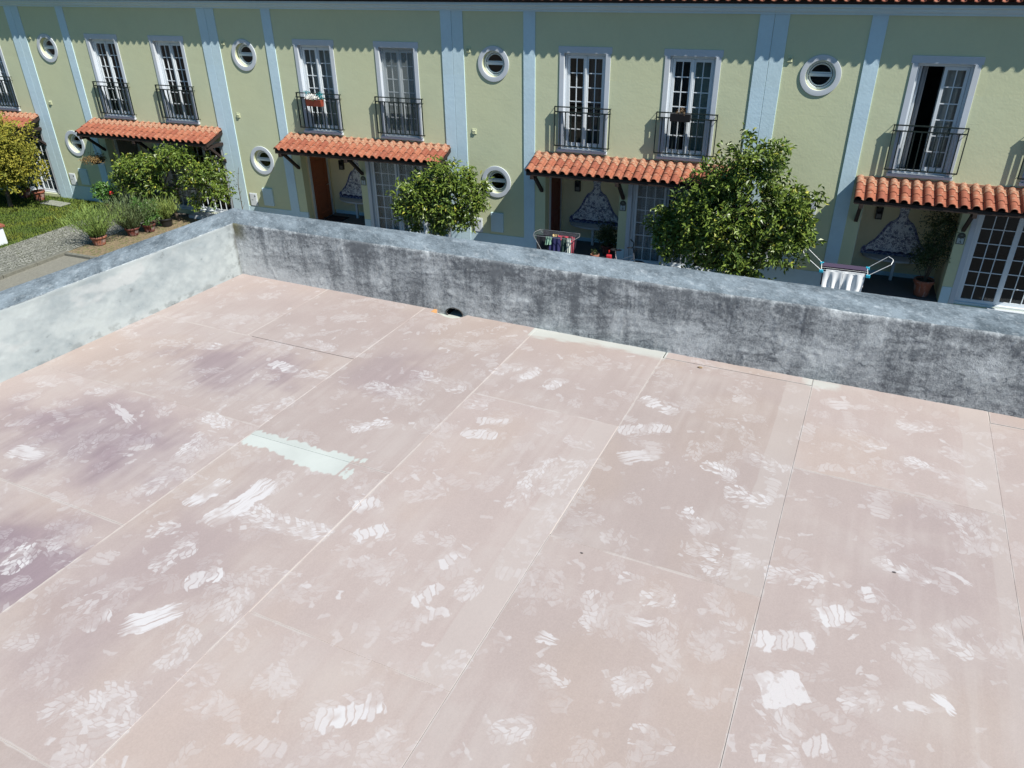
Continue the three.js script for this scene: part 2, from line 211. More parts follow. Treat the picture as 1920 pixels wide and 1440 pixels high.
for (const H of HOUSE) {
  const h = thing('townhouse', H.label, 'house', 'pale green terraced houses', [PITCH * H.n, 0, 0]);
  const wl = new THREE.Shape([[.303, -.03], [7.893, -.03], [7.893, 6.19], [.303, 6.19]].map((p) => new THREE.Vector2(...p)));
  const hole = (x0, x1, y0, y1) => wl.holes.push(new THREE.Path([[x0, y0], [x0, y1], [x1, y1], [x1, y0]].map((p) => new THREE.Vector2(...p))));
  if (H.left) hole(3.225, 4.265, 2.86, 5.13); if (H.right) hole(5.745, 6.785, 2.86, 5.13);
  if (!H.noPorch) hole(2.79, 4.77, .0, 2.44); hole(5.0, 7.56, .1, 2.38);
  const rounds = H.noPorch ? [] : [[1.40, 4.83], [1.41, 1.93]]; for (const [x, y] of rounds) wl.holes.push(new THREE.Path().absarc(x, y, .3, 0, 6.2832, true));
  mesh('wall', metres(new THREE.ExtrudeGeometry(wl, { depth: .25, bevelEnabled: false, curveSegments: 40 }).translate(0, 0, -.25)), M.wall, h);
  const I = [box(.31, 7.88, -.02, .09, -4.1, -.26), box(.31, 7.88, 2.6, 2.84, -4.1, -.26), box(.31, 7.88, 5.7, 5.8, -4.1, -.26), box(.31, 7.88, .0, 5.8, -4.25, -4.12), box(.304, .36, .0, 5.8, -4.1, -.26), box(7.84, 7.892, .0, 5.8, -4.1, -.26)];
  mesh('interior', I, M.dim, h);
  // pilasters, plinth, cornice
  const P = (x0, x1) => mesh('pilaster', metres(rbox(x0, x1, -.03, 5.998, -.02, .022, .005)), M.trim, h);
  P(.3065, .605); if (!H.noPorch) P(2.198, 2.5); P(7.59, 7.8895);
  const plinth = (x0, x1) => mesh('plinth', metres(rbox(x0 - .01, x1 + .01, -.03, .485, -.05, .014, .005)), M.trim, h);
  plinth(.605, 2.198); if (!H.noPorch) { plinth(2.5, 2.785); plinth(4.785, 4.965); }
  mesh('cornice', CORNICE, M.trim, h);
  // main roof with its eaves tiles
  const roof = sub('roof', h), rs = 20 * D2R; mesh('roof_slab', metres(box(.304, 7.892, -.12, -.02, -4.6, -.12).rotateX(rs).translate(0, 6.262, .30)), M.tile[2], roof);
  tileRows(roof, .31, 33, 2, 6.262 + Math.sin(rs) * .50, .386 - Math.cos(rs) * .50, rs, .25, 0, .2298, eaveTile);
  mesh('eaves_shade_strip', box(.304, 7.892, 6.202, 6.262, .22, .255), M.brown, roof);  // dark strip added to stand in for the shade under the tile humps
  // openings
  for (const [x, y] of rounds) roundWindow(h, x, y);
  if (H.left) upperWindow(h, 3.09, H.left); if (H.right) upperWindow(h, 5.61, H.right);
  // patio window: three glazed leaves
  const pw = sub('patio_window', h); mesh('surround', metres(join([rbox(4.982, 5.09, .1, 2.38, -.24, .012, .006), rbox(7.5, 7.588, .1, 2.38, -.24, .012, .006), box(5.09, 7.5, 2.3, 2.379, -.24, -.01)])), M.stone, pw);
  mesh('window_frame', [box(5.09, 5.15, .12, 2.3, -.2, -.07), box(7.45, 7.5, .12, 2.3, -.2, -.07), box(5.15, 7.45, 2.24, 2.3, -.2, -.07), box(5.09, 7.5, .095, .15, -.22, -.04)], M.white, pw);
  [[5.152, 5.93], [5.93, 6.70], [6.70, 7.448]].forEach(([a, b], i) => glazing(pw, a, b, .152, 2.238, -.10 - .045 * (i % 2), 3, 6, .06, .018));
  for (const [a, b, mm] of H.patio) mesh('curtain', drape(5.15 + a * .77, 5.15 + b * .77, .16, 2.25, -.26, Math.round((b - a) * 5), .025, H.n), mm, pw);
  // recessed porch
  if (!H.noPorch) {
    mesh('porch_wall', metres(join([box(2.69, 2.789, -.02, 2.6, -1.5, -.25), box(2.789, 4.771, .0, 2.6, -1.5, -1.4), box(4.771, 4.98, .0, 2.6, -1.5, -.25), box(2.789, 4.771, 2.44, 2.6, -1.4, -.25)])), M.porch, h);
    mesh('porch_floor', metres(box(2.792, 4.768, -.02, .10, -1.398, .02)), mat(.10, .10, .11, .6), h); mesh('skirting', metres(box(2.83, 4.77, .1, .2, -1.4, -1.385)), M.trim, h);
    const d = sub('door', h), dm = mat(...H.door, .55);
    mesh('door_frame', metres(join([box(2.79, 2.815, .1, 2.16, -.41, -.33), box(2.79, 2.815, .1, 2.16, -1.3, -1.21), box(2.79, 2.815, 2.08, 2.16, -1.21, -.41)])), M.stone, d);
    mesh('door_leaf', [box(2.785, 2.80, .11, 2.08, -1.208, -.412), rbox(2.79, 2.812, .11, 2.08, -1.208, -1.09, .004), rbox(2.79, 2.812, .11, 2.08, -.53, -.412, .004), rbox(2.79, 2.812, .11, .28, -1.1, -.52, .004), rbox(2.79, 2.812, 1.93, 2.08, -1.1, -.52, .004), rbox(2.79, 2.812, 1.02, 1.16, -1.1, -.52, .004), rbox(2.79, 2.807, .34, .96, -1.04, -.58, .008), rbox(2.79, 2.807, 1.22, 1.87, -1.04, -.58, .008)], dm, d);
    mesh('handle', [rod(V(2.812, 1.08, -1.14), V(2.86, 1.08, -1.14), .009), rod(V(2.86, 1.08, -1.14), V(2.86, 1.08, -1.02), .009)], M.metal, d);
  }
  // tiled canopy on timber brackets
  const aw = sub('canopy', h), sl = Math.atan2(.28, .8), x0 = 2.53, x1 = 7.71;
  tileRows(aw, x0, 23, 3, 2.755, .0, sl, .282, 1);
  mesh('boarding', box(x0 + .03, x1, -.03, -.012, .0, .80).rotateX(sl).translate(0, 2.755, 0), M.brown, aw);
  mesh('front_beam', box(x0 + .02, x1 + .005, 2.375, 2.455, .70, .775), M.brown, aw);
  for (const x of [x0 + .03, x1]) mesh('verge_board', box(x - .025, x, -.12, -.005, .02, .8).rotateX(sl).translate(0, 2.755, 0), M.brown, aw);
  mesh('mortar_strip', (() => { const g = box(x0, x1 - .02, 2.74, 2.80, -.01, .035); return metres(g); })(), M.mortar, aw);
  for (const x of [2.70, 4.87, 7.62]) { if (H.noPorch && x < 7) continue; const bk = mesh('bracket', [box(x - .04, x + .04, 2.29, 2.372, .0, .80), box(x - .038, x + .038, -.035, .035, 0, .88).rotateX(-.72).translate(0, 1.80, .0)], M.brown, aw); }
  // vents and meter boxes
  if (!H.noPorch) {
    for (const [x, y] of [[.82, 3.19], [.735, 5.14]]) { const v = sub('vent', h); mesh('vent_frame', metres(join([rbox(x - .06, x + .06, y - .065, y + .065, -.01, .012, .003)])), M.wall, v); for (let i = 0; i < 4; i++) mesh('louvre', box(-.045, .045, -.002, .002, 0, .028).rotateX(.7).translate(x, y - .038 + i * .025, .012), M.wall, v); }
    const b1 = sub('meter_box', h); mesh('casing', metres(rbox(.70, .97, .50, .90, -.02, .022, .006)), M.stone, b1); mesh('box_door', rbox(.72, .95, .52, .88, .01, .03, .005), M.white, b1); mesh('latch', rbox(.90, .93, .80, .84, .03, .036, .002), M.iron, b1); mesh('name_strip', rbox(.76, .83, .69, .70, .03, .0325, .0005), M.iron, b1);
    const b2 = sub('meter_box', h); mesh('casing', metres(rbox(1.24, 1.60, .57, 1.10, -.02, .055, .008)), M.trim, b2);
  }
}
// ---------------------------------------------------------------- the flat roof in front: deck boards and parapet
const ROOF = { pos: [18.804, 4.076, 12.318], turn: -3.2 * D2R };
const onRoof = (o) => { o.position.set(...ROOF.pos); o.rotation.y = ROOF.turn; return o; };
// u along the front parapet, v towards the viewer. Boards: [u0, u1, v0, v1]
const BOARDS = [[-.12, 1.15, -.02, 1.2], [1.15, 2.33, -.02, 1.197], [-.16, 2.33, 1.203, 2.375], [-.2, 2.34, 2.375, 3.59], [-.26, 2.34, 3.59, 4.8], [-.3, 2.34, 4.8, 6.0],
  [2.33, 3.53, -.02, 2.48], [2.34, 3.525, 2.48, 4.85], [2.34, 3.525, 4.85, 7.2], [3.53, 4.735, -.02, 1.30], [3.53, 4.73, 1.30, 3.815], [3.525, 4.73, 3.815, 6.3],
  [4.745, 5.94, -.02, .108], [4.735, 5.945, .114, 2.61], [4.73, 5.945, 2.61, 5.1], [5.945, 7.17, -.02, 1.32], [5.945, 7.17, 1.32, 3.8], [5.945, 7.17, 3.8, 6.3], [7.175, 8.4, -.02, .165], [7.17, 8.4, .172, 2.4], [7.17, 8.4, 2.4, 4.9]];
// sole prints and scuffs in the dust: [u0, v0, u1, v1, width, kind, strength]; 0 cleats, 1 bars, 2 smear, 3 block
const PRINTS = [
[0.87,1.55,1.09,1.46,.1,0,.8],[2.13,2.96,2.00,2.60,.11,0,.9],[1.85,2.43,2.13,2.47,.1,0,.8],[0.92,3.36,1.20,3.27,.11,2,.7],[1.00,2.59,1.46,2.71,.05,2,.6],
[1.72,1.54,2.02,1.59,.1,1,1],[2.06,1.60,2.29,1.52,.1,0,.6],[0.49,1.63,0.81,1.58,.1,0,.4],[0.26,2.87,0.41,2.72,.1,0,.4],[0.20,2.59,0.42,2.49,.1,0,.5],
[0.69,2.53,0.87,2.45,.1,0,.5],[1.69,2.98,1.80,2.88,.05,1,.6],[1.76,1.08,2.08,1.13,.1,0,.6],[1.46,1.08,1.65,1.04,.1,0,.4],[2.16,2.27,2.28,1.95,.1,0,.6],
[2.68,1.52,3.13,1.54,.11,0,.6],[2.98,1.19,3.46,1.30,.11,0,.6],[2.98,2.14,3.16,1.90,.09,0,.9],[3.75,0.96,3.87,0.73,.1,1,.9],[4.02,1.00,4.13,0.79,.09,1,.9],
[3.72,1.82,3.98,1.78,.1,1,.8],[3.74,1.65,3.97,1.57,.09,1,.7],[3.55,1.48,3.74,1.42,.1,0,.6],[3.53,0.95,3.67,0.72,.1,0,.6],[4.75,0.86,5.08,0.94,.11,1,.8],
[4.75,1.36,5.08,1.16,.1,1,.7],[4.86,1.70,5.11,1.52,.1,2,.6],[3.59,2.51,3.70,2.35,.1,0,.5],[3.75,2.64,3.96,2.51,.1,0,.35],[4.40,2.49,4.40,1.88,.09,0,.7],
[4.56,2.26,4.66,1.81,.1,0,.5],[6.09,0.36,6.23,0.29,.1,2,.5],[6.56,0.44,6.81,0.39,.11,0,.7],[6.26,0.71,6.51,0.80,.11,0,.7],[6.61,0.94,6.80,0.96,.1,0,.8],
[6.82,1.06,7.09,1.03,.11,0,.6],[5.39,1.51,5.61,1.61,.1,0,.9],[5.57,1.75,5.86,1.78,.11,0,.8],[5.67,1.26,5.90,1.41,.1,0,.5],[5.40,0.53,5.54,0.56,.1,1,.6],
[2.06,4.18,1.99,3.92,.11,0,1],[2.09,3.92,2.16,3.74,.1,0,.7],[2.17,3.34,2.21,2.99,.1,0,.6],[2.55,3.30,2.58,2.97,.11,2,.9],[2.80,3.38,2.87,2.86,.13,2,1],
[2.90,3.17,3.54,3.14,.115,0,.8],[2.52,3.57,2.66,3.46,.1,0,.7],[2.84,3.81,2.86,3.53,.1,0,.65],[3.07,3.81,3.20,3.65,.1,1,.9],[3.44,3.93,3.36,3.69,.11,0,.5],
[2.82,4.26,2.88,4.13,.09,1,.9],[2.99,4.18,3.20,3.95,.11,2,.9],[3.38,4.28,3.36,4.01,.1,0,.5],[2.82,4.59,2.91,4.50,.1,0,.3],[3.08,4.70,3.16,4.56,.1,0,.5],
[3.18,4.58,3.53,4.55,.11,0,.6],[3.33,4.79,3.58,4.76,.1,0,.5],[3.22,4.50,3.42,4.44,.1,0,.5],[3.52,2.88,3.63,2.76,.11,1,.9],[3.70,3.11,3.82,2.96,.1,1,.9],
[4.27,3.11,4.35,2.90,.07,1,.7],[4.28,3.42,4.36,3.24,.07,1,.8],[4.47,3.28,4.52,3.11,.09,0,.5],[4.36,3.48,4.48,3.37,.06,1,.6],[4.25,4.20,4.48,3.98,.12,1,.95],
[4.57,4.19,4.59,4.09,.07,1,.6],[5.02,3.93,5.14,3.81,.09,0,.6],[5.55,3.68,5.74,3.64,.1,0,.6],[4.95,3.34,5.07,3.35,.05,2,.7],[5.12,3.15,5.22,3.17,.08,0,.6],
[5.40,3.48,5.56,3.36,.07,0,.7],[5.05,3.48,5.21,3.56,.05,0,.6],[5.32,3.03,5.48,3.02,.04,2,.6],[5.36,2.86,5.53,2.80,.1,0,.7],[5.21,2.76,5.30,2.76,.08,0,.6],
[4.77,3.40,4.85,3.42,.03,2,.8],[5.48,2.37,5.70,2.36,.1,0,.95],[5.40,2.04,5.61,2.20,.08,0,.95],[5.62,2.54,5.88,2.30,.1,0,.6],[5.94,2.43,6.24,2.35,.1,0,.7],
[6.24,2.64,6.41,2.53,.11,1,.85],[5.97,2.93,6.23,2.81,.1,1,.8],[6.03,3.20,6.22,3.11,.14,3,.85],[6.52,2.03,6.75,2.14,.08,0,.8],[6.44,2.30,6.50,2.40,.05,1,.8],
[6.38,3.15,6.53,3.03,.08,0,.6],[6.75,2.91,6.86,2.96,.04,2,.8],[6.44,2.90,6.52,2.94,.06,1,.6],[6.77,2.50,6.94,2.58,.09,0,.6],[6.62,2.71,6.77,2.67,.09,0,.5],
[6.06,3.56,6.25,3.49,.1,0,.6],[6.26,3.44,6.36,3.37,.09,1,.6],[6.91,1.41,7.00,1.75,.09,0,.5],[6.63,3.02,6.74,3.00,.04,2,.6],[6.83,1.97,6.96,2.05,.03,2,.6],
[6.23,3.34,6.19,3.43,.05,1,.5],[6.05,3.25,6.17,3.38,.08,0,.5],[6.83,0.68,7.05,0.79,.1,0,.4],[7.02,1.35,7.09,1.59,.09,0,.3],[5.69,2.68,5.89,2.88,.1,0,.35],
[5.67,2.98,5.80,3.14,.1,0,.3],[5.76,3.36,5.84,3.41,.08,0,.25],[3.85,4.13,4.07,4.09,.1,0,.35],[4.27,4.33,4.45,4.28,.1,0,.3],[3.64,4.32,3.84,4.33,.1,0,.3],
[4.66,2.68,4.70,2.28,.1,0,.3],[4.00,3.36,4.07,3.14,.1,0,.35],[3.79,3.32,3.85,3.20,.05,1,.5],[4.72,3.59,4.64,3.73,.1,0,.35],[5.09,2.95,5.25,3.17,.09,0,.5],
[1.65,0.62,1.91,0.37,.1,0,.35],[1.73,0.02,2.14,0.06,.1,0,.3],[2.82,0.61,3.22,0.55,.1,0,.3],[3.17,0.46,3.56,0.40,.08,0,.25],[4.29,0.52,4.51,0.32,.09,0,.3],
[0.62,0.93,0.99,0.91,.11,0,.3],[0.28,1.22,0.52,0.98,.11,2,.3],[0.42,2.11,0.55,1.84,.12,0,.35],[1.40,1.23,1.71,1.27,.1,0,.35]
];
const FW = 2048, FH = 2048, FS = 410; // texels per metre
const boardAt = (u, v) => BOARDS.findIndex((b) => u >= b[0] && u < b[1] && v >= b[2] && v < b[3]);
function floorTexture(FU, UE) { // dusty board surface from u = FU to UE
  const prints = new Float32Array(FW * FH), mint = new Float32Array(FW * FH);
  const r = rng(41);
  const stamp = (u0, v0, u1, v1, w, kind, str, seed) => {
    const L = Math.hypot(u1 - u0, v1 - v0), cu = (u1 - u0) / L, cv = (v1 - v0) / L, hw = w / 2, pad = w;
    if (Math.max(u0, u1) < FU - .2 || Math.min(u0, u1) > UE + .2) return;
    const xa = Math.max(0, Math.floor((Math.min(u0, u1) - pad - FU) * FS)), xb = Math.min(FW - 1, Math.ceil((Math.max(u0, u1) + pad - FU) * FS)), ya = Math.max(0, Math.floor((Math.min(v0, v1) - pad) * FS)), yb = Math.min(FH - 1, Math.ceil((Math.max(v0, v1) + pad) * FS));
    for (let y = ya; y <= yb; y++) for (let x = xa; x <= xb; x++) {
      const U = x / FS + FU, W = y / FS, X = U * 235, Y = W * 235, du = U - u0, dv = W - v0; let s = du * cu + dv * cv, t = -du * cv + dv * cu;
      if (s < -.03 || s > L + .03 || Math.abs(t) > hw + .03) continue;
      const wob = (fbm(X / 18 + seed, Y / 18, 3) - .5); s += wob * .035; t += (fbm(X / 18, Y / 18 + seed, 3) - .5) * .035 + .012 * Math.sin(s * 9 + seed);
      const sn = s / L, q = kind === 3 ? 0 : Math.max(0, hw * .8 - Math.min(s, L - s)), e = q > 0 ? hw - Math.hypot(q, t) : hw * (1 - .12 * sm(.3, .5, sn) * sm(.75, .55, sn)) - Math.abs(t); if (e < -.02 || s < 0 || s > L) continue;
      let m = sm(-.002, .003, e + .04 * (fbm(X / 8 + seed, Y / 8, 3) - .5)), k = 0;
      if (kind === 0) { const p = s / .036 + Math.abs(t) / .042 + wob * .5, row = Math.floor(p), fr = p - row, tc = t / .034 + 20.5 + .4 * (row & 1), col = Math.floor(tc), ft = tc - col; const h = hs(row * 7 + (seed | 0), col * 13 + 5); k = sm(.09, .15, fr) * sm(1, .93, fr) * sm(.09, .15, ft) * sm(1, .93, ft) * (h < .3 ? .05 : .4 + .6 * h); }
      else if (kind === 1) { const p = s / .04 + t / .13 + wob * .9, fr = p - Math.floor(p), ix = Math.floor(p) + (seed | 0), off = (hs(ix, 3) - .5) * hw * .6, ln = hw * (.55 + .55 * hs(ix, 9)); k = sm(.08, .15, fr) * sm(1, .9, fr) * (.55 + .45 * hs(ix, 5)) * sm(-.004, .005, ln - Math.abs(t - off) + .03 * (vn(X / 5, Y / 5) - .5)); }
      else if (kind === 2) { k = sm(.22, .42, vn(t * 260 + seed, s * 5) * .6 + .4 * vn(t * 90, s * 9 + seed)) * sm(0, .22, Math.min(sn, 1 - sn) + .35 * (vn(t * 170, seed) - .4)); }
      else { const p = s / .05 + wob, fr = p - Math.floor(p); k = .85 - .5 * sm(.6, .72, fbm(X / 9, Y / 9 + seed, 3)) - .4 * sm(.05, .0, fr); }
      k *= .2 + .8 * sm(.28, .5, fbm(X / 30 + seed * 3, Y / 30, 4)); // worn unevenly
      const i = y * FW + x; prints[i] = Math.max(prints[i], m * k * str);
    }
  };
  PRINTS.forEach((p, i) => { stamp(p[0], p[1], p[2], p[3], p[4] * 1.35, p[5], Math.min(1, p[6] * 1.15), i * 5.7 + 3); if (p[5] < 2) stamp(p[0] + .1 * (r() - .5), p[1] + .08 * (r() - .5), p[2] + .12 * (r() - .5), p[3] + .08 * (r() - .5), p[4] * 1.4, 0, p[6] * .42, i * 7.7 + 33); });
  for (let i = 0; i < 520; i++) { const u = -.2 + 7.6 * r(), v = .05 + 4.9 * r(), a = r() * 6.28, L = .1 + .2 * r(); stamp(u, v, u + L * Math.cos(a), v + L * Math.sin(a), .08 + .07 * r(), r() < .7 ? 0 : 1, .16 + .34 * r() * r(), i * 3.3 + 900); }
  for (let i = 0; i < 900; i++) { const u = -.2 + 7.6 * r(), v = .05 + 4.9 * r(), a = r() * 6.28, L = .03 + .07 * r(); stamp(u, v, u + L * Math.cos(a), v + L * Math.sin(a), .010 + .022 * r(), 3, .25 + .6 * r() * r(), i * 3.1 + 400); }
  // scraped patch along one joint, where the pale board core is bare
  for (let y = 0; y < FH; y++) for (let x = 0; x < FW; x++) { const u = x / FS + FU, v = y / FS, X = u * 235, Y = v * 235, i = y * FW + x; if (u > 2.25 && u < 3.4 && v > 2.3 && v < 2.8) { const n = .05 * (fbm(X / 14, Y / 14, 4) - .5) + .03 * (vn(X / 5, 3) - .5); mint[i] = sm(-.004, .012, Math.min(u - 2.335 + n * .3, 3.25 + n * 2.6 - u, v - 2.415 + n, 2.595 + .07 * (u - 2.33) + .02 * Math.sin(u * 9) + n - v)); }
    else if (u > 3.5 && u < 4.76 && v < .3) mint[i] = .8 * sm(.17, .06, v + .14 * (fbm(X / 25, Y / 9, 4) - .5) - .05 * sm(4.2, 3.6, u));
    else if (u > 5.86 && u < 6.2 && v < .16) mint[i] = .7 * sm(.12, .03, Math.hypot((u - 5.99) * .6, v - .05) + .08 * (fbm(X / 12, Y / 12, 3) - .5)); }
  return colourTexture(FW, FH, (x, y, o) => {
  const u = x / FS + FU, v = y / FS, X = u * 235, Y = v * 235, b = boardAt(u, v), B = BOARDS[Math.max(0, b)], rot = b === 2 || b === 3 || b === 4 || b === 5;
  const sw = rot ? fbm(u * 26 + b * 9, v * 2.2 + b, 4) : fbm(u * 26 + b * 9, v * 1.7 + b, 4); // broom and roller strokes
  const fine = .6 * vn(X / 1.5, Y / 1.5) + .4 * vn(x / 1.3, y / 1.3), big = fbm(u * .9 + b * 3.1, v * .9, 4), med = fbm(u * 4 + b * 5, v * 4, 4);
  // violet staining of the left-hand boards
  const st = Math.max(sm(1.25, .25, Math.hypot((u - 1.35) / 1.0, (v - 3.0) / .55) + .9 * (med - .5)) * (b === 3 ? 1 : 0), sm(1.2, .2, Math.hypot((u - 1.9) / .9, (v - 4.15) / .6) + .7 * (med - .5)) * (b === 4 ? 1.1 : 0), .75 * sm(1.2, .2, Math.hypot((u - 1.5) / .75, (v - 1.75) / .42) + .9 * (med - .5) + .5 * (sw - .5)) * (b === 2 ? 1 : 0), .45 * sm(1.1, .1, Math.hypot((u - 2.75) / .45, (v - 1.25) / .55) + .8 * (med - .5)) * (b === 6 ? 1 : 0), .35 * sm(1.2, .2, Math.hypot((u - 2.8) / .5, (v - 3.9) / 1.0) + .8 * (med - .5)) * (b === 7 ? 1 : 0), .22 * sm(1.1, .3, Math.hypot((u - 6.7) / .5, (v - 1.9) / .8) + .6 * (med - .5)) * (b === 16 ? 1 : 0));
  const tone = (.93 + .12 * hs(b + 3, 8)) * (.87 + .10 * big + .045 * sw + .07 * med + .13 * fine);
  const warm = sm(.52, .72, fbm(u * 1.3 + 31 + b, v * 1.0, 3));
  let R = mix(.332, .338, warm) * tone, G = mix(.275, .276, warm) * tone, Bc = mix(.258, .25, warm) * tone;
  R = mix(R, .215 * (.85 + .25 * sw + .1 * fine), st * .85); G = mix(G, .165 * (.85 + .25 * sw + .1 * fine), st * .85); Bc = mix(Bc, .185 * (.85 + .25 * sw + .1 * fine), st * .85);
  // pale plaster dust: streaks, a wider film beside some joints, a thin line of filler at the edges
  const e = Math.min(u - B[0], B[1] - u, v - B[2], B[3] - v); let dust = .26 * sm(.52, .8, sw * .3 + med * .7) + .9 * sm(.010, .004, e + .008 * (vn(X / 9, Y / 9) - .5)) * sm(.15, .55, vn(u * 6, v * 6)) * (u > 1.18 && u < 2.4 && Math.abs(v - 1.2) < .03 ? 0 : 1);
  if (b === 10 || b === 13 || b === 15) dust = Math.max(dust, .42 * sm(.0, .012, .20 + .012 * (vn(v * 9, b) - .5) - (B[1] - u)) * (.7 + .6 * med));
  if (b === 16 || b === 19) dust = Math.max(dust, .3 * sm(0, .012, .10 - (B[1] - u)));
  dust = Math.max(dust, .42 * sm(.48, .72, fbm(u * 1.6 + 50, v * 2.0 + 8, 4)) * sm(.2, .8, .5 * sw + .5 * med));
  R = mix(R, .41, dust); G = mix(G, .37, dust); Bc = mix(Bc, .35, dust);
  const p = prints[y * FW + x]; R = mix(R, .50, p); G = mix(G, .482, p); Bc = mix(Bc, .487, p);
  let m = mint[y * FW + x]; if (m > 0) { const n = .9 + .2 * med; m *= .94; R = mix(R, .44 * n, m); G = mix(G, .472 * n, m); Bc = mix(Bc, .45 * n, m); }
  o[0] = R; o[1] = G; o[2] = Bc;
  });
}
{
  const deck = new THREE.Group(); deck.name = 'roof_deck'; deck.userData = { kind: 'structure', label: 'flat roof deck of dusty pink boards' }; scene.add(onRoof(deck));
  const fms = [[-.4, 3.54], [3.5, 8.45]].map(([a, b]) => new THREE.MeshStandardMaterial({ map: floorTexture(a, b), roughness: .82, bumpMap: greyTexture(512, 512, (x, y) => .5 + .5 * (fbm(x / 3, y / 3, 2) - .5) + .3 * (fbm(x / 40, y / 40, 3) - .5), 14), bumpScale: .0012 }));
  const r = rng(8);
  BOARDS.forEach((B, i) => {
    const k = .0022, s = new THREE.Shape(); let pts = [[B[0] + k, B[2] + k], [B[1] - k, B[2] + k], [B[1] - k, B[3] - k], [B[0] + k, B[3] - k]];
    if (i === 6) pts = [[B[0] + k, B[2] + k], [2.465, B[2] + k], [2.462, .075], [2.54, .085], [2.62, .118], [2.70, .125], [2.745, .095], [2.78, .045], [2.80, B[2] + k], ...pts.slice(1)];
    pts.forEach((p, j) => j ? s.lineTo(p[0], -p[1]) : s.moveTo(p[0], -p[1]));
    const g = flat(new THREE.ExtrudeGeometry(s, { depth: .03, bevelEnabled: true, bevelSize: .0015, bevelThickness: .0015, bevelSegments: 1 }).rotateX(-Math.PI / 2).translate(0, -.0315, 0)), p = g.attributes.position, uv = g.attributes.uv;
    for (let j = 0; j < p.count; j++) uv.setXY(j, (p.getX(j) - (B[1] < 3.6 ? -.4 : 3.5)) * FS / FW, p.getZ(j) * FS / FH);
    const o = mesh('board', g, fms[B[1] < 3.6 ? 0 : 1], deck); o.position.y = (r() - .5) * .002; 
  });
  const pale = mat(.47, .42, .39, .95);
  const sealed = []; const seam = (u0, v0, u1, v1) => { const a = Math.atan2(v1 - v0, u1 - u0), L = Math.hypot(u1 - u0, v1 - v0); sealed.push(box(0, L, -.012, -.0028, -.0035, .0035).rotateY(-a).translate(u0, 0, v0)); };
  [[2.33, 0, 2.33, 6], [3.528, 0, 3.528, 7], [4.733, .1, 4.731, 2.6], [7.17, .0, 7.17, 4.6], [1.15, 0, 1.15, 1.2], [-.1, 2.375, 2.33, 2.375], [-.2, 3.59, 2.34, 3.59], [3.53, 1.3, 4.73, 1.3], [3.53, 3.815, 4.73, 3.815], [4.73, 2.61, 5.94, 2.61], [5.945, 1.32, 7.17, 1.32], [2.34, 4.85, 3.5, 4.85], [-.1, 1.2, 1.2, 1.2], [5.945, 0, 5.945, .12], [5.945, 1.0, 5.945, 2.6]].forEach((a) => seam(...a));
  for (const g of sealed) mesh('joint_filler', g, pale, deck);
  const ms = new THREE.Shape([[-.6, .5], [9.4, .5], [9.4, -8.6], [-.8, -8.6]].map((p) => new THREE.Vector2(...p))); 
  mesh('roof_membrane', metres(new THREE.ShapeGeometry(ms, 24).rotateX(-Math.PI / 2).translate(0, -.034, 0)), new THREE.MeshStandardMaterial({ map: colourTexture(256, 256, (x, y, o) => { const n = .8 + .4 * fbm(x / 14, y / 14, 4); o[0] = .43 * n; o[1] = .46 * n; o[2] = .42 * n; }, 1), roughness: .9 }), deck);
  mesh('board_core', rbox(2.43, 2.4655, -.03, .0035, .0, .072, .003), mat(.52, .27, .11, .9), deck);
  // rain outlet in the foot of the parapet
  const dr = onRoof(thing('drain_outlet', 'dark round rain outlet at the foot of the grey parapet', 'drain', null)); dr.position.set(...ROOF.pos);
  mesh('pipe', new THREE.LatheGeometry([[.0, -.175], [.086, -.175], [.09, .004]].map((p) => new THREE.Vector2(...p)), 28).rotateX(Math.PI / 2).scale(1, .62, 1).translate(2.655, -.004, 0), new THREE.MeshStandardMaterial({ color: lin(.012, .011, .011), roughness: .9, side: THREE.DoubleSide }), dr);
  mesh('rim', new THREE.TorusGeometry(.09, .006, 8, 32).scale(1, .62, 1).translate(2.655, -.004, .004), mat(.05, .048, .046, .9), dr);
  // stray bits
  for (const [u, v, s] of [[5.07, .17, .014], [6.58, 2.12, .007], [4.96, 2.68, .006]]) { const p = onRoof(thing('debris_chip', u < 5.4 && v < .3 ? 'small tan stone chip on the boards near the grey parapet' : (u > 6 ? 'tiny dark chip of debris among the prints on the right-hand boards' : 'tiny dark chip of debris by a joint of the middle boards'), 'debris', 'chips of debris on the roof boards')); mesh('chip', new THREE.DodecahedronGeometry(s, 0).scale(1.6, .5, .9).translate(u, s * .35, v), u < 5.4 && v < .3 ? mat(.26, .18, .1) : mat(.08, .07, .07), p); }
}
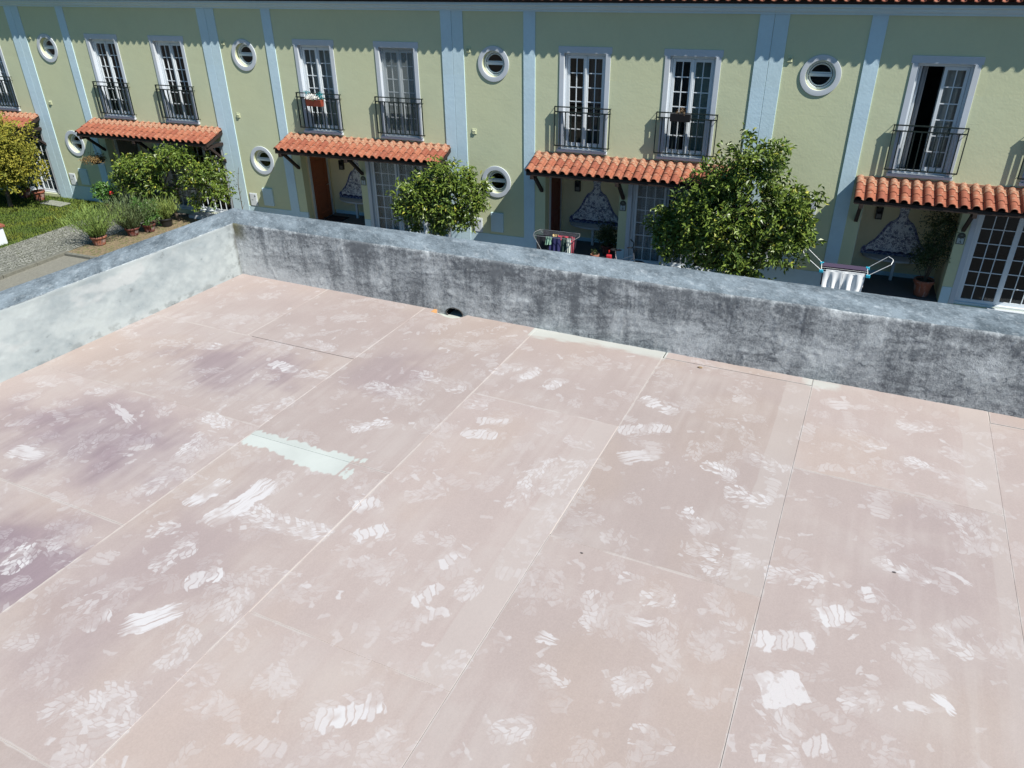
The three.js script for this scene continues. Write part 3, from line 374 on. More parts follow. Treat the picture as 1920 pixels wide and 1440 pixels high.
// parapet: profile swept along u or v, roughly trowelled
{
  const Hf = (u) => .565 + .0085 * u, par = onRoof(thing('parapet_wall', 'low weathered grey rendered parapet round the pink flat roof', 'wall', null)); par.position.set(...ROOF.pos);
  const trowel = (s, t) => { const a = fbm(s * 2.2, t * 3 + 7, 3), d = (fbm(s * 3.2 + 2.2 * a, t * 6 + 1.4 * a, 4) - .5), ridge = 1 - Math.abs(2 * fbm(s * 4.2 + 3 * a + 20, t * 9 + 2 * a, 4) - 1); const fl = fbm(s * 9 + 4 * a, t * 13 + 3 * d, 3), lip = 1 - Math.abs(2 * fl - 1); return .006 * d + .0042 * sm(.9, .985, ridge) + .0022 * sm(.88, .985, lip) + .0028 * (fbm(s * 17 + 2 * a, t * 24, 4) - .5); };
  // front: t runs up the inner face, over the top, down the outer face
  const th = .42, tl = .385, profile = (t, H) => { const r = .016, ro = .045; if (t < H - r) return [0, t, 0, 1]; let q = t - (H - r), A = r * Math.PI / 2; if (q < A) { const a = q / r; return [r - r * Math.cos(a), H - r + r * Math.sin(a), a]; } q -= A; const W = th - r - ro; if (q < W) { const k = q / W; return [r + q, H + .028 * Math.sin(k * 2.1), Math.PI / 2]; } q -= W; const yo = H + .028 * Math.sin(2.1), B = ro * Math.PI / 2; if (q < B) { const a = q / ro; return [th - ro + ro * Math.sin(a), yo - ro + ro * Math.cos(a), Math.PI / 2 + a]; } return [th, yo - ro - (q - B), Math.PI]; };
  const sweep = (len, ns, nt, tmax, place, skip) => {
    const pos = [], uv = [], idx = [];
    for (let j = 0; j <= nt; j++) for (let i = 0; i <= ns; i++) { const t = -.05 + (tmax + .05) * j / nt, s = i / ns; const [P] = place(s, t); pos.push(P.x, P.y, P.z); uv.push(s, (t + .05) / (tmax + .05)); }
    for (let j = 0; j < nt; j++) for (let i = 0; i < ns; i++) { const a = j * (ns + 1) + i, b = a + 1, c = a + ns + 1, d = c + 1; if (skip && skip((i + .5) / ns * len, -.05 + (tmax + .05) * (j + .5) / nt)) continue; idx.push(a, b, d, a, d, c); }
    const g = new THREE.BufferGeometry(); g.setAttribute('position', new THREE.Float32BufferAttribute(pos, 3)); g.setAttribute('uv', new THREE.Float32BufferAttribute(uv, 2)); g.setIndex(idx); g.computeVertexNormals(); return g;
  };
  const UL = 8.6, TM = 1.35, VL = 6.6;
  const placeF = (s, t) => { const H = Hf(s * UL), [d, y, a] = profile(t, H), k = clamp(d / th), u = -tl * k + (UL + tl * k) * s, dn = trowel(u, t) * (1 - .65 * sm(H - .02, H + .03, t)) + .006 * (vn(u * 7, 3) - .5) * sm(.05, .0, Math.abs(t - H)); return [V(u, y + dn * Math.sin(a), -d + dn * Math.cos(a))]; };
  const placeL = (s, t) => { const H = Hf(0), [d, y, a] = profile(t, H), k = clamp(d / th), v = -th * k + (VL + th * k) * s, dn = .45 * trowel(v + 40, t), dd = d * tl / th; return [V(-dd - .03 * v * (1 - .3 * k) + dn * Math.cos(a), y + dn * Math.sin(a), v)]; };
  const stain = (s, t, H, o) => { // render with black growth washed down from the coping
    const drip = fbm(s * 9, 4 + t * .55, 4), drip2 = fbm(s * 26, 9 + t * .8, 3), bl = fbm(s * 3.1, t * 4, 5), fn = fbm(s * 30, t * 34, 3), tr = fbm(s * 4 + 2 * bl, t * 10, 4);
    if (t < H + .005) { // inner face: crust runs down in tongues of uneven length
      const run = clamp(1 - (H - t) / (.10 + .75 * drip * drip2 * 1.7)); let k = .62 * sm(.3, .68, fbm(s * 1.3 + 5, t * 2.2, 4) * .5 + bl * .3 + .2 * tr) + .38 * run * sm(.3, .55, drip2 * .6 + fn * .4) + .25 * sm(.5, .75, drip) + .3 * (fn - .5) + .5 * (fbm(s * 5 + t * 9 + 2 * bl, t * 34 - s * 6, 4) - .5) + .14 * sm(.62, .8, fbm(s * 33, t * 2.2, 3)) * sm(.15, .4, t) + .5 * (fbm(s * 7 + 60, t * 8, 5) - .5) + .5 * (vn(s * 105, t * 105) - .5) + .34 * sm(.972, .995, 1 - Math.abs(2 * fbm(s * 2.6 + 1.5 * bl, t * 3.4 + 11, 4) - 1));
      if (s < 2.2) k -= .55 * sm(.22, .06, t + .14 * (bl - .5)) * sm(2.2, .5, s); k = clamp(k); const w = sm(.62, .8, tr) * .35;
      o[0] = mix(.47, .125, k) + w * .12; o[1] = mix(.505, .14, k) + w * .12; o[2] = mix(.525, .155, k) + w * .12;
      const moss = sm(.22, .0, s) * sm(.2, .5, t) * sm(.35, .6, bl); o[0] = mix(o[0], .12, moss); o[1] = mix(o[1], .12, moss); o[2] = mix(o[2], .075, moss);
    } else { const k = clamp(.42 + .9 * (bl - .5) + 1.0 * (fbm(s * 11, t * 9, 4) - .5) + .45 * (fn - .5) + .45 * (vn(s * 105, t * 105) - .5)), w = sm(.68, .8, fbm(s * 13 + 7, t * 15, 3)) * .45 + .5 * sm(.82, .86, vn(s * 40, t * 40)); o[0] = mix(.205, .062, k) + w * .12; o[1] = mix(.25, .082, k) + w * .12; o[2] = mix(.285, .098, k) + w * .12; }
  };
  const rough = { roughness: .95, bumpScale: .0034 };
  mesh('front_parapet', sweep(UL, 640, 92, TM, placeF, (u, t) => t < .1 && Math.hypot((u - 2.655) / .085, (t + .004) / .053) < 1), new THREE.MeshStandardMaterial({ ...rough, map: colourTexture(2048, 340, (x, y, o) => { const s = x / 2047 * UL, t = -.05 + (TM + .05) * y / 339; stain(s, t, Hf(s), o); }), bumpMap: (() => { const t = greyTexture(512, 512, (x, y) => { const w = fbm(x / 40, y / 40, 3); return .5 + .6 * (fbm(x / 11 + 3 * w, y / 16 + 3 * w, 4) - .5) + .45 * (vn(x / 2.2, y / 2.2) - .5); }, 1); t.repeat.set(8.6, 1.4); return t; })() }), par);
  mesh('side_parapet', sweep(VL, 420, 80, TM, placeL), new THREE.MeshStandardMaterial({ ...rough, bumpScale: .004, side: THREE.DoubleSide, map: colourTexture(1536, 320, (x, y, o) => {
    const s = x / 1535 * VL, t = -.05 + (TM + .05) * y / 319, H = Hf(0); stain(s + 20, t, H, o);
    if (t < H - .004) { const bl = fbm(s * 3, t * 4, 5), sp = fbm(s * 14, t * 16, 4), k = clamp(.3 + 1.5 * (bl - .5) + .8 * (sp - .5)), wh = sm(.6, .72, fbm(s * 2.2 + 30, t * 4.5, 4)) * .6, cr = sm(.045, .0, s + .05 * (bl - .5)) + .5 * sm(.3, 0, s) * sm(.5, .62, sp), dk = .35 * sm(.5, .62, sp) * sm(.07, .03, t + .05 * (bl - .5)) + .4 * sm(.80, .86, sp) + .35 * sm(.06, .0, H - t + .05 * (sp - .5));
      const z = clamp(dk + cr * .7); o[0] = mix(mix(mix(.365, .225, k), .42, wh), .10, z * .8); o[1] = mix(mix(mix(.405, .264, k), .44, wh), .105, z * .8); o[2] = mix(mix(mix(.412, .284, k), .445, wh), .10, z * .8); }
  }), bumpMap: greyTexture(1024, 256, (x, y) => .5 + .7 * (fbm(x / 6, y / 6, 4) - .5)) }), par);
  const body = mat(.42, .44, .45, .95); mesh('outer_wall', metres(join([box(-.38, 8.6, -4.08, .05, -.41, -.2), box(-.55, -.2, -4.08, .05, -.2, 7.5)])), body, par);
}
// ---------------------------------------------------------------- plants
// a cloud of leaves: clumps are [x, y, z, rx, ry, rz, share]; twigs sit in the clumps, leaves radiate from the twigs
function leafCloud(seed, clumps, twigs, per, len, wid, colour, spread = .16, droop = .25) {
  const r = rng(seed), pos = [], nor = [], col = [], total = clumps.reduce((s, c) => s + (c[6] ?? c[3] * c[4]), 0), tips = [];
  const c3 = [0, 0, 0], d = V(0, 0, 0), s = V(0, 0, 0), n = V(0, 0, 0), p = V(0, 0, 0);
  for (const c of clumps) {
    const k = Math.round(twigs * (c[6] ?? c[3] * c[4]) / total);
    for (let i = 0; i < k; i++) {
      d.set(r() - .5, r() - .5, r() - .5).normalize(); const q = Math.pow(r(), .42) * (.62 + .75 * vn(d.x * 3 + c[0] * 5, d.y * 3 + d.z * 4 + c[1]));
      const tip = V(c[0] + d.x * c[3] * q, c[1] + d.y * c[4] * q, c[2] + d.z * c[5] * q), out = V(d.x, d.y + .5, d.z).normalize(); if (tip.y < .06) continue;
      tips.push([tip, V(c[0], c[1], c[2])]); const tone = r();
      for (let j = 0; j < per; j++) {
        p.copy(tip).add(V((r() - .5), (r() - .5), (r() - .5)).multiplyScalar(spread)).addScaledVector(out, (j / per - .5) * spread);
        d.set(r() - .5, r() - .5 - droop * .4, r() - .5).normalize().addScaledVector(out, .55).normalize();
        s.set(r() - .5, r() - .5, r() - .5).cross(d).normalize(); n.crossVectors(d, s).normalize(); if (n.y < 0) { n.negate(); s.negate(); }
        const L = len * (.65 + .6 * r()), w = wid * (.7 + .5 * r()); colour(r, tone, c3);
        const A = p, B = p.clone().addScaledVector(d, L * .5).addScaledVector(s, w / 2).addScaledVector(n, .12 * L), C = p.clone().addScaledVector(d, L).addScaledVector(n, -droop * L * .6), E = p.clone().addScaledVector(d, L * .5).addScaledVector(s, -w / 2).addScaledVector(n, .12 * L);
        for (const tri of [[A, B, C], [A, C, E]]) { const f = tri[1].clone().sub(tri[0]).cross(tri[2].clone().sub(tri[0])).normalize(); if (f.dot(n) < 0) { f.negate(); tri.reverse(); } for (const v of tri) { pos.push(v.x, v.y, v.z); nor.push(f.x, f.y, f.z); col.push(...c3); } }
      }
    }
  }
  const g = new THREE.BufferGeometry(); g.setAttribute('position', new THREE.Float32BufferAttribute(pos, 3)); g.setAttribute('normal', new THREE.Float32BufferAttribute(nor, 3)); g.setAttribute('color', new THREE.Float32BufferAttribute(col, 3));
  return [g, tips];
}
const citrus = (r, t, o) => { const k = r() * .6 + t * .4, y = r() < .05 ? 1 : 0; o[0] = y ? .36 : mix(.04, .19, k); o[1] = y ? .36 : mix(.085, .26, k); o[2] = y ? .06 : mix(.014, .04, k); };
const yellowish = (r, t, o) => { const k = r() * .5 + t * .5; o[0] = mix(.10, .32, k); o[1] = mix(.13, .28, k); o[2] = mix(.014, .028, k); };
const darkLeaf = (r, t, o) => { const k = r() * .6 + t * .4; o[0] = mix(.022, .06, k); o[1] = mix(.045, .09, k); o[2] = mix(.014, .025, k); };
const brightLeaf = (r, t, o) => { const k = r() * .6 + t * .4; o[0] = mix(.04, .10, k); o[1] = mix(.11, .20, k); o[2] = mix(.02, .04, k); };
function tree(name, label, category, base, clumps, trunkTop, tr, twigs, per, len, wid, colour, seed, extra = {}) {
  const [x, y, z] = base, t = thing(name, label, category, extra.group ?? null, base), loc = clumps.map((c) => [c[0] - x, c[1] - y, c[2] - z, ...c.slice(3)]), r = rng(seed + 5);
  const [g, tips] = leafCloud(seed, loc, twigs, per, len, wid, colour, extra.spread, extra.droop);
  mesh('crown', g, extra.mat ?? M.leaf, t);
  const top = V(trunkTop[0] - x, trunkTop[1] - y, trunkTop[2] - z), wood = [branch([V(0, -.03, 0), V(top.x * .35 + .04, top.y * .4, top.z * .3 + .02), V(top.x * .8 - .03, top.y * .75, top.z * .8), top], tr, tr * .6, 12, 8)];
  for (const c of loc) { const e = V(c[0], c[1], c[2]); wood.push(branch([top, top.clone().lerp(e, .5).add(V((r() - .5) * .15, .05, (r() - .5) * .15)), e], tr * .45, tr * .12, 8, 6)); }
  for (let i = 0; i < Math.min(tips.length, 90); i++) { const [a, c] = tips[Math.floor(r() * tips.length)]; wood.push(branch([c, c.clone().lerp(a, .5).add(V((r() - .5) * .08, .03, (r() - .5) * .08)), a], .012, .004, 4, 4)); }
  mesh('trunk', wood, M.bark, t); return t;
}
{
  tree('citrus_tree', 'large dense citrus tree, the tallest, between the two right-hand houses', 'tree', [23.0, 0, 1.25], [[23.2, 3.15, 1.2, .72, .6, .65], [22.45, 2.65, 1.2, .6, .45, .55], [24.1, 2.3, 1.15, .58, .5, .55], [23.1, 2.05, 1.25, 1.0, .7, .85], [22.05, 1.95, 1.2, .6, .5, .6], [21.8, 1.25, 1.1, .62, .6, .55], [23.9, 1.45, 1.2, .62, .5, .6], [22.85, 1.2, 1.3, .8, .55, .7], [23.3, .75, 1.3, .5, .3, .45], [24.3, 1.75, 1.2, .4, .4, .4], [21.4, 1.55, .8, .42, .5, .4]], [23.05, 1.1, 1.2], .075, 1500, 11, .135, .058, citrus, 21, { group: 'citrus trees in front of the houses' });
  tree('citrus_tree', 'small round citrus tree by the lace-curtained window, between round window and canopy', 'tree', [15.1, 0, 1.0], [[15.75, 2.2, 1, .72, .42, .55], [14.65, 1.68, 1, .62, .4, .5], [16.35, 1.78, 1, .5, .42, .45], [15.35, 1.5, 1.05, .8, .45, .6], [16.05, 1.2, 1, .4, .3, .4], [14.45, 1.2, 1, .4, .25, .35], [15.35, 1.0, 1, .4, .25, .4], [14.6, .78, 1.0, .16, .16, .16], [15.1, 1.95, .95, .5, .35, .4]], [15.2, 1.15, 1.0], .06, 760, 10, .13, .055, citrus, 22, { group: 'citrus trees in front of the houses' });
  tree('citrus_tree', 'low sprawling citrus tree with an open crown beside the potted plants', 'tree', [5.95, 0, .75], [[4.65, 1.6, .85, .72, .42, .5], [5.6, 1.75, .8, .6, .35, .45], [6.43, 2.02, .8, .75, .36, .5], [7.5, 1.7, .8, .65, .42, .5], [6.95, 1.35, .8, .5, .25, .4], [4.28, 1.1, .9, .45, .33, .4], [5.35, 1.25, .85, .4, .3, .4], [7.85, 1.1, .8, .42, .32, .4], [6.0, 1.0, .85, .3, .25, .3], [7.0, .75, .85, .18, .2, .2], [4.95, .85, .95, .3, .2, .3]], [5.7, 1.0, .85], .06, 720, 9, .13, .055, citrus, 23, { group: 'citrus trees in front of the houses' });
  tree('golden_shrub', 'big round yellow-green shrub at the left edge above the lawn', 'shrub', [-.6, 0, 1.5], [[.0, 2.15, 1.3, .85, .7, .8], [.25, 1.4, 1.4, .85, .65, .75], [-.85, 1.05, 1.5, 1.0, .6, .8], [-1.2, 2.1, 1.3, 1.0, .9, .9], [-.5, 1.7, 1.6, .8, .7, .7], [-1.9, 1.4, 1.4, .9, .8, .8]], [-.6, .9, 1.45], .07, 1500, 12, .105, .055, yellowish, 24, { mat: M.matteLeaf });
}
function potGeo(r, h) { return new THREE.LatheGeometry([[0, .0], [r * .68, 0], [r * .72, .02], [r * .92, h * .78], [r * .93, h * .8], [r * 1.04, h * .8], [r * 1.06, h * .84], [r * 1.06, h * .97], [r * 1.02, h], [r * .9, h], [r * .88, h * .86], [0, h * .86]].map((p) => new THREE.Vector2(...p)), 28); }
function potted(name, label, pos, r, h, pm, plant, group = 'potted plants') { const t = thing(name, label, 'potted plant', group, pos); mesh('pot', potGeo(r, h), pm, t); mesh('soil', new THREE.CylinderGeometry(r * .87, r * .87, .01, 20).translate(0, h * .88, 0), M.soil, t); plant(t, h); return t; }
// upright needle-leaved sprigs, as rosemary or lavender
function sprigs(t, y0, seed, n, rad, hgt, lean, colour) {
  const r = rng(seed), pos = [], nor = [], col = [], o = [0, 0, 0];
  for (let i = 0; i < n; i++) {
    const a = r() * 6.283, q = Math.sqrt(r()), b = V(Math.cos(a) * q * rad * .6, y0, Math.sin(a) * q * rad * .6), H = hgt * (.55 + .5 * r()) * (1 - .25 * q), e = V(Math.cos(a) * (q * lean + .05 * (r() - .5)), H, Math.sin(a) * (q * lean + .05 * (r() - .5))), tone = r();
    for (let k = 0; k < 13; k++) { const f = .12 + .88 * k / 13, p = b.clone().addScaledVector(V(e.x * f * f, e.y * f, e.z * f * f), 1), th = r() * 6.283, d = V(Math.cos(th) * .6 + e.x * .8, 1.1 + .5 * r(), Math.sin(th) * .6 + e.z * .8).normalize(), s = V(-Math.sin(th), 0, Math.cos(th)), L = .09 + .05 * r(); colour(r, tone, o);
      const A = p.clone().addScaledVector(s, .009), B = p.clone().addScaledVector(s, -.009), C = p.clone().addScaledVector(d, L), tri = [A, B, C], nn = B.clone().sub(A).cross(C.clone().sub(A)).normalize(); if (nn.y < 0) { nn.negate(); tri.reverse(); } for (const v of tri) { pos.push(v.x, v.y, v.z); nor.push(nn.x, nn.y, nn.z); col.push(...o); } }
  }
  const g = new THREE.BufferGeometry(); g.setAttribute('position', new THREE.Float32BufferAttribute(pos, 3)); g.setAttribute('normal', new THREE.Float32BufferAttribute(nor, 3)); g.setAttribute('color', new THREE.Float32BufferAttribute(col, 3)); mesh('foliage', g, M.matteLeaf, t);
}
function bush(t, clumps, seed, twigs, per, len, wid, colour, m = M.leaf, sp = .1) { const [g, tips] = leafCloud(seed, clumps, twigs, per, len, wid, colour, sp); mesh('foliage', g, m, t); const r = rng(seed), w = []; for (let i = 0; i < 14; i++) { const [a] = tips[Math.floor(r() * tips.length)]; w.push(branch([V((r() - .5) * .06, clumps[0][7] ?? .2, (r() - .5) * .06), V(a.x * .4, a.y * .6 + .05, a.z * .4), a], .009, .004, 6, 5)); } mesh('stems', w, M.bark, t); }
const sage = (r, t, o) => { const k = r() * .5 + t * .5; o[0] = mix(.08, .20, k); o[1] = mix(.15, .27, k); o[2] = mix(.03, .06, k); }, grey = (r, t, o) => { const k = r() * .5 + t * .5; o[0] = mix(.04, .12, k); o[1] = mix(.075, .15, k); o[2] = mix(.028, .055, k); };
potted('potted_rosemary', 'bright green needle-leaved plant in the front terracotta pot on the cobbles', [5.5, .012, 3.4], .22, .26, M.pot[2], (t, h) => sprigs(t, h * .8, 31, 330, .34, 1.05, .85, sage));
potted('potted_rosemary', 'dark grey-green needle-leaved plant in the second terracotta pot', [5.75, .01, 2.4], .2, .24, M.pot[1], (t, h) => sprigs(t, h * .8, 32, 360, .36, 1.08, .8, grey));
potted('potted_shrub', 'leafy green shrub in a ribbed red pot behind the needle-leaved plants', [5.95, .01, 1.95], .19, .24, M.pot[1], (t) => bush(t, [[0, .6, 0, .46, .42, .42]], 33, 260, 10, .06, .028, brightLeaf));
potted('potted_shrub', 'low bushy plant in a black pot nearest the citrus trunk', [6.05, .01, 1.35], .2, .26, M.black, (t, h) => sprigs(t, h * .8, 34, 220, .28, .75, .5, (r, q, o) => { sage(r, q, o); o[0] *= 1.1; }));
{
  const hib = potted('potted_hibiscus', 'leafy green hibiscus with one red flower in a terracotta pot by the wall', [3.15, .01, .75], .17, .28, M.pot[0], (t) => bush(t, [[.0, .62, 0, .4, .3, .35], [-.25, .75, 0, .28, .22, .25], [.3, .55, .05, .25, .2, .25]], 35, 150, 9, .085, .055, brightLeaf));
  const petals = []; for (let i = 0; i < 5; i++) petals.push(new THREE.SphereGeometry(.045, 8, 6).scale(1, .18, .75).translate(.042, .012, 0).rotateZ(.35).rotateY(i * 1.2566)); mesh('flower', join(petals).rotateX(1.0).rotateY(.3).translate(.47, .70, .22), mat(.55, .02, .015, .6), hib); mesh('stamen', rod(V(.47, .70, .22), V(.475, .73, .29), .006, .004), mat(.6, .4, .05), hib);
}
potted('potted_agave', 'spiky strap-leaved plant in a terracotta pot below the yellow-green shrub', [-.35, .02, .55], .2, .32, M.pot[0], (t) => { const r = rng(36), g = []; for (let i = 0; i < 26; i++) { const a = r() * 6.283, L = .3 + .2 * r(), q = .15 + .45 * r(); g.push(new THREE.PlaneGeometry(.035, L, 1, 4).translate(0, L / 2, 0)); const p = g[i].attributes.position; for (let k = 0; k < p.count; k++) { const f = p.getY(k) / L; p.setX(k, p.getX(k) * (1.1 - f)); p.setZ(k, q * f * f * L + .01 * Math.abs(p.getX(k))); } g[i].rotateY(a).translate(0, .28, 0); g[i].computeVertexNormals(); } const m = join(g), c = new Float32Array(m.attributes.position.count * 3); for (let i = 0; i < c.length; i += 3) { c[i] = .08; c[i + 1] = .17; c[i + 2] = .03; } m.setAttribute('color', new THREE.BufferAttribute(c, 3)); mesh('foliage', m, M.leaf, t); });
potted('potted_shrub', 'dark pot with a shaded bushy plant under the yellow-green shrub', [-1.15, .02, .5], .22, .3, M.pot[1], (t) => bush(t, [[0, .5, 0, .3, .25, .28]], 37, 70, 9, .07, .035, darkLeaf));
potted('potted_fig', 'tall dark leafy plant in a large terracotta pot in the right-hand porch', [27.2, .10, -.3], .21, .40, M.pot[0], (t) => bush(t, [[.05, 1.35, 0, .40, .62, .36], [-.1, .95, 0, .32, .35, .3], [.1, 1.8, 0, .26, .25, .25]], 38, 430, 10, .055, .024, darkLeaf, M.leaf, .12));
potted('potted_shrub', 'bushy dark plant in a pot under the tiled panel of the bicycle house porch', [19.55, .10, -.55], .16, .26, M.pot[1], (t) => bush(t, [[0, .62, 0, .3, .32, .28], [.1, .45, .05, .3, .2, .25]], 39, 150, 9, .06, .03, darkLeaf));
potted('potted_seedling', 'small empty-looking terracotta pot beside the bicycle', [19.43, .02, .2], .11, .32, M.pot[2], (t) => bush(t, [[0, .38, 0, .08, .08, .08]], 40, 12, 6, .05, .02, darkLeaf));
{ const t = thing('bare_sapling', 'thin leafless sapling by the blue pilaster, just above the parapet corner', 'sapling', null, [8.42, 0, .6]), r = rng(44), g = [branch([V(0, 0, 0), V(.02, .7, 0), V(.05, 1.3, .02), V(.16, 1.82, .0)], .018, .005, 14, 5)]; for (let i = 0; i < 8; i++) { const y = .6 + i * .14, a = r() * 6.28; g.push(branch([V(.03, y, 0), V(.03 + .06 * Math.cos(a), y + .08, .06 * Math.sin(a)), V(.03 + .1 * Math.cos(a), y + .16, .1 * Math.sin(a))], .005, .002, 4, 4)); } mesh('stem', g, M.bark, t); const [lf] = leafCloud(45, [[.04, 1.2, 0, .16, .5, .1]], 12, 3, .05, .025, darkLeaf, .05); mesh('foliage', lf, M.leaf, t); mesh('second_stem', branch([V(-.32, 0, .02), V(-.33, .5, 0), V(-.3, .95, 0)], .012, .004, 8, 5), M.bark, t); }
{ // hanging basket
  const t = thing('hanging_basket', 'hanging basket of dry brown trailing plants below the left canopy', 'hanging basket', null, [2.78, 1.5, .5]), r = rng(46);
  mesh('basket', new THREE.SphereGeometry(.2, 18, 8, 0, 6.2832, Math.PI / 2, Math.PI / 2).scale(1, .65, 1).translate(0, .1, 0), mat(.05, .03, .02, 1), t);
  for (let i = 0; i < 3; i++) { const a = i * 2.094; mesh('wire', rod(V(.19 * Math.cos(a), .1, .19 * Math.sin(a)), V(0, .74, .0), .004, .004, 5), M.iron, t); }
  const [g] = leafCloud(47, [[0, .16, 0, .36, .12, .34], [0, .06, 0, .42, .14, .4]], 130, 9, .05, .02, (q, tn, o) => { const k = q(); o[0] = mix(.08, .30, k); o[1] = mix(.05, .20, k); o[2] = mix(.02, .07, k); }, .12, .6); mesh('foliage', g, M.matteLeaf, t);
}
// ---------------------------------------------------------------- things on and by the houses
const HX = (n) => PITCH * n;
function windowBox(label, pos, w, m, fill) { const t = thing('window_box', label, 'planter', null, pos); mesh('trough', (() => { const s = new THREE.Shape([[-.055, 0], [.055, 0], [.075, .14], [.08, .16], [-.08, .16], [-.075, .14]].map((p) => new THREE.Vector2(...p))); return new THREE.ExtrudeGeometry(s, { depth: w - .02, bevelEnabled: true, bevelSize: .006, bevelThickness: .01, bevelSegments: 1 }).translate(0, 0, -(w - .02) / 2).rotateY(Math.PI / 2); })(), m, t); fill(t); }
windowBox('red-brown window box with white and turquoise flowers on a balcony rail', [HX(1) + 3.70, 3.62, .2], .50, mat(.22, .045, .025, .6), (t) => { const w = leafCloud(51, [[-.08, .24, 0, .17, .1, .08], [.12, .2, .02, .12, .05, .07]], 70, 9, .03, .026, (r, k, o) => { o[0] = o[1] = .72 + .1 * r(); o[2] = .74; }, .06)[0]; mesh('white_flowers', w, M.matteLeaf, t); const b = leafCloud(52, [[.2, .28, 0, .07, .09, .05], [-.22, .33, 0, .06, .06, .05]], 26, 7, .045, .02, (r, k, o) => { o[0] = .02; o[1] = .2 + .12 * r(); o[2] = .24 + .1 * r(); }, .06)[0]; mesh('turquoise_flowers', b, M.matteLeaf, t); const d = leafCloud(53, [[.0, .16, 0, .22, .05, .07]], 40, 7, .04, .018, darkLeaf, .06)[0]; mesh('foliage', d, M.leaf, t); });
windowBox('black window box with a withered plant on the balcony left of the big tree', [HX(2) + 6.14, 3.77, .2], .46, M.black, (t) => mesh('dry_stems', leafCloud(54, [[.0, .2, 0, .1, .08, .05]], 16, 5, .06, .008, (r, k, o) => { o[0] = .25; o[1] = .17; o[2] = .1; }, .05)[0], M.matteLeaf, t));
// tiled wall panel, blue on white, bell-shaped
const panelCanvas = document.createElement('canvas'); panelCanvas.width = panelCanvas.height = 768;
{
  const c = panelCanvas.getContext('2d'), r = rng(61); c.fillStyle = '#d3d8e0'; c.fillRect(0, 0, 768, 768); c.lineWidth = 5;
  for (let s = 0; s < 2; s++) { c.save(); if (s) { c.translate(768, 0); c.scale(-1, 1); } const q = rng(62 + s * 7);
    for (let i = 0; i < 560; i++) { const y = 30 + 720 * q(), x = 384 * q(), R = 7 + 15 * q(); c.strokeStyle = ['#39456f', '#5a6788', '#27325c', '#7d89a3'][Math.floor(q() * 4)]; c.lineWidth = 2 + 4 * q(); c.beginPath(); const a0 = q() * 6.28; for (let k = 0; k < 26; k++) { const a = a0 + k * .28, rr = R * (1 - k / 30); c.lineTo(x + rr * Math.cos(a), y + rr * Math.sin(a)); } c.stroke(); }
    for (let i = 0; i < 26; i++) { const x = i * 15.4; c.fillStyle = i % 2 ? '#141d4a' : '#222c62'; c.beginPath(); c.arc(x, 742 - 10 * Math.sin(i), 26 + 10 * q(), 0, 6.3); c.fill(); }
    c.restore(); }
  c.strokeStyle = 'rgba(150,156,166,.8)'; c.lineWidth = 1.5; for (let k = 0; k <= 768; k += 70) { c.beginPath(); c.moveTo(k, 0); c.lineTo(k, 768); c.moveTo(0, k); c.lineTo(768, k); c.stroke(); }
}
const panelTex = new THREE.CanvasTexture(panelCanvas); panelTex.colorSpace = THREE.SRGBColorSpace;
const half = [[.76, 0], [.77, .12], [.72, .2], [.66, .22], [.6, .3], [.5, .4], [.42, .55], [.34, .72], [.26, .84], [.16, .9], [.1, .98], [.09, 1.12], [.12, 1.2], [.1, 1.3], [.05, 1.4], [0, 1.44]];
const inset = (k) => { const s = new THREE.Shape(); half.forEach(([x, y], i) => i ? s.lineTo(x * k, y * k + (1 - k) * .5) : s.moveTo(x * k, y * k + (1 - k) * .5)); for (let i = half.length - 2; i >= 0; i--) s.lineTo(-half[i][0] * k, half[i][1] * k + (1 - k) * .5); return s; };
const fieldUV = (g) => { const p = g.attributes.position, uv = g.attributes.uv; for (let i = 0; i < p.count; i++) uv.setXY(i, p.getX(i) / 1.6 + .5, p.getY(i) / 1.46); return g; };
const panelBorder = new THREE.ExtrudeGeometry(inset(1), { depth: .012, bevelEnabled: false }), panelField = fieldUV(flat(new THREE.ShapeGeometry(inset(.86)).translate(0, 0, .015)));
const panelM = new THREE.MeshStandardMaterial({ map: panelTex, roughness: .3 }), borderM = new THREE.MeshStandardMaterial({ map: colourTexture(256, 256, (x, y, o) => { const k = sm(.42, .58, fbm(x / 11, y / 11, 3)); o[0] = mix(.05, .25, k); o[1] = mix(.07, .28, k); o[2] = mix(.2, .38, k); }, 1), roughness: .35 });
const plaqueTex = (ch) => { const cv = document.createElement('canvas'); cv.width = 128; cv.height = 192; const c = cv.getContext('2d'); c.fillStyle = '#15261f'; c.fillRect(0, 0, 128, 192); c.fillStyle = '#9fb0b4'; c.fillRect(12, 70, 104, 110); c.fillStyle = '#2c3a38'; c.beginPath(); c.arc(64, 60, 46, Math.PI, 0); c.lineTo(110, 92); c.lineTo(18, 92); c.fill(); c.fillStyle = '#55635f'; c.beginPath(); c.arc(64, 52, 22, Math.PI, 0); c.fill(); c.fillStyle = '#1a2b2a'; c.fillRect(56, 88, 14, 22); c.fillStyle = '#8fa0a2'; c.fillRect(16, 112, 96, 3); c.fillStyle = '#0c1218'; c.font = 'bold 62px serif'; c.textAlign = 'center'; c.fillText(ch, 64, 170); const t = new THREE.CanvasTexture(cv); t.colorSpace = THREE.SRGBColorSpace; return t; };
const plaqueShape = new THREE.Shape(); plaqueShape.moveTo(-.08, 0); plaqueShape.lineTo(.08, 0); plaqueShape.lineTo(.08, .18); plaqueShape.absarc(0, .18, .08, 0, Math.PI); plaqueShape.lineTo(-.08, 0);
const who = { 1: 'house with the orange-brown door', 2: 'porch with the bushy plant, left of the bicycle', 3: 'right-hand porch' };
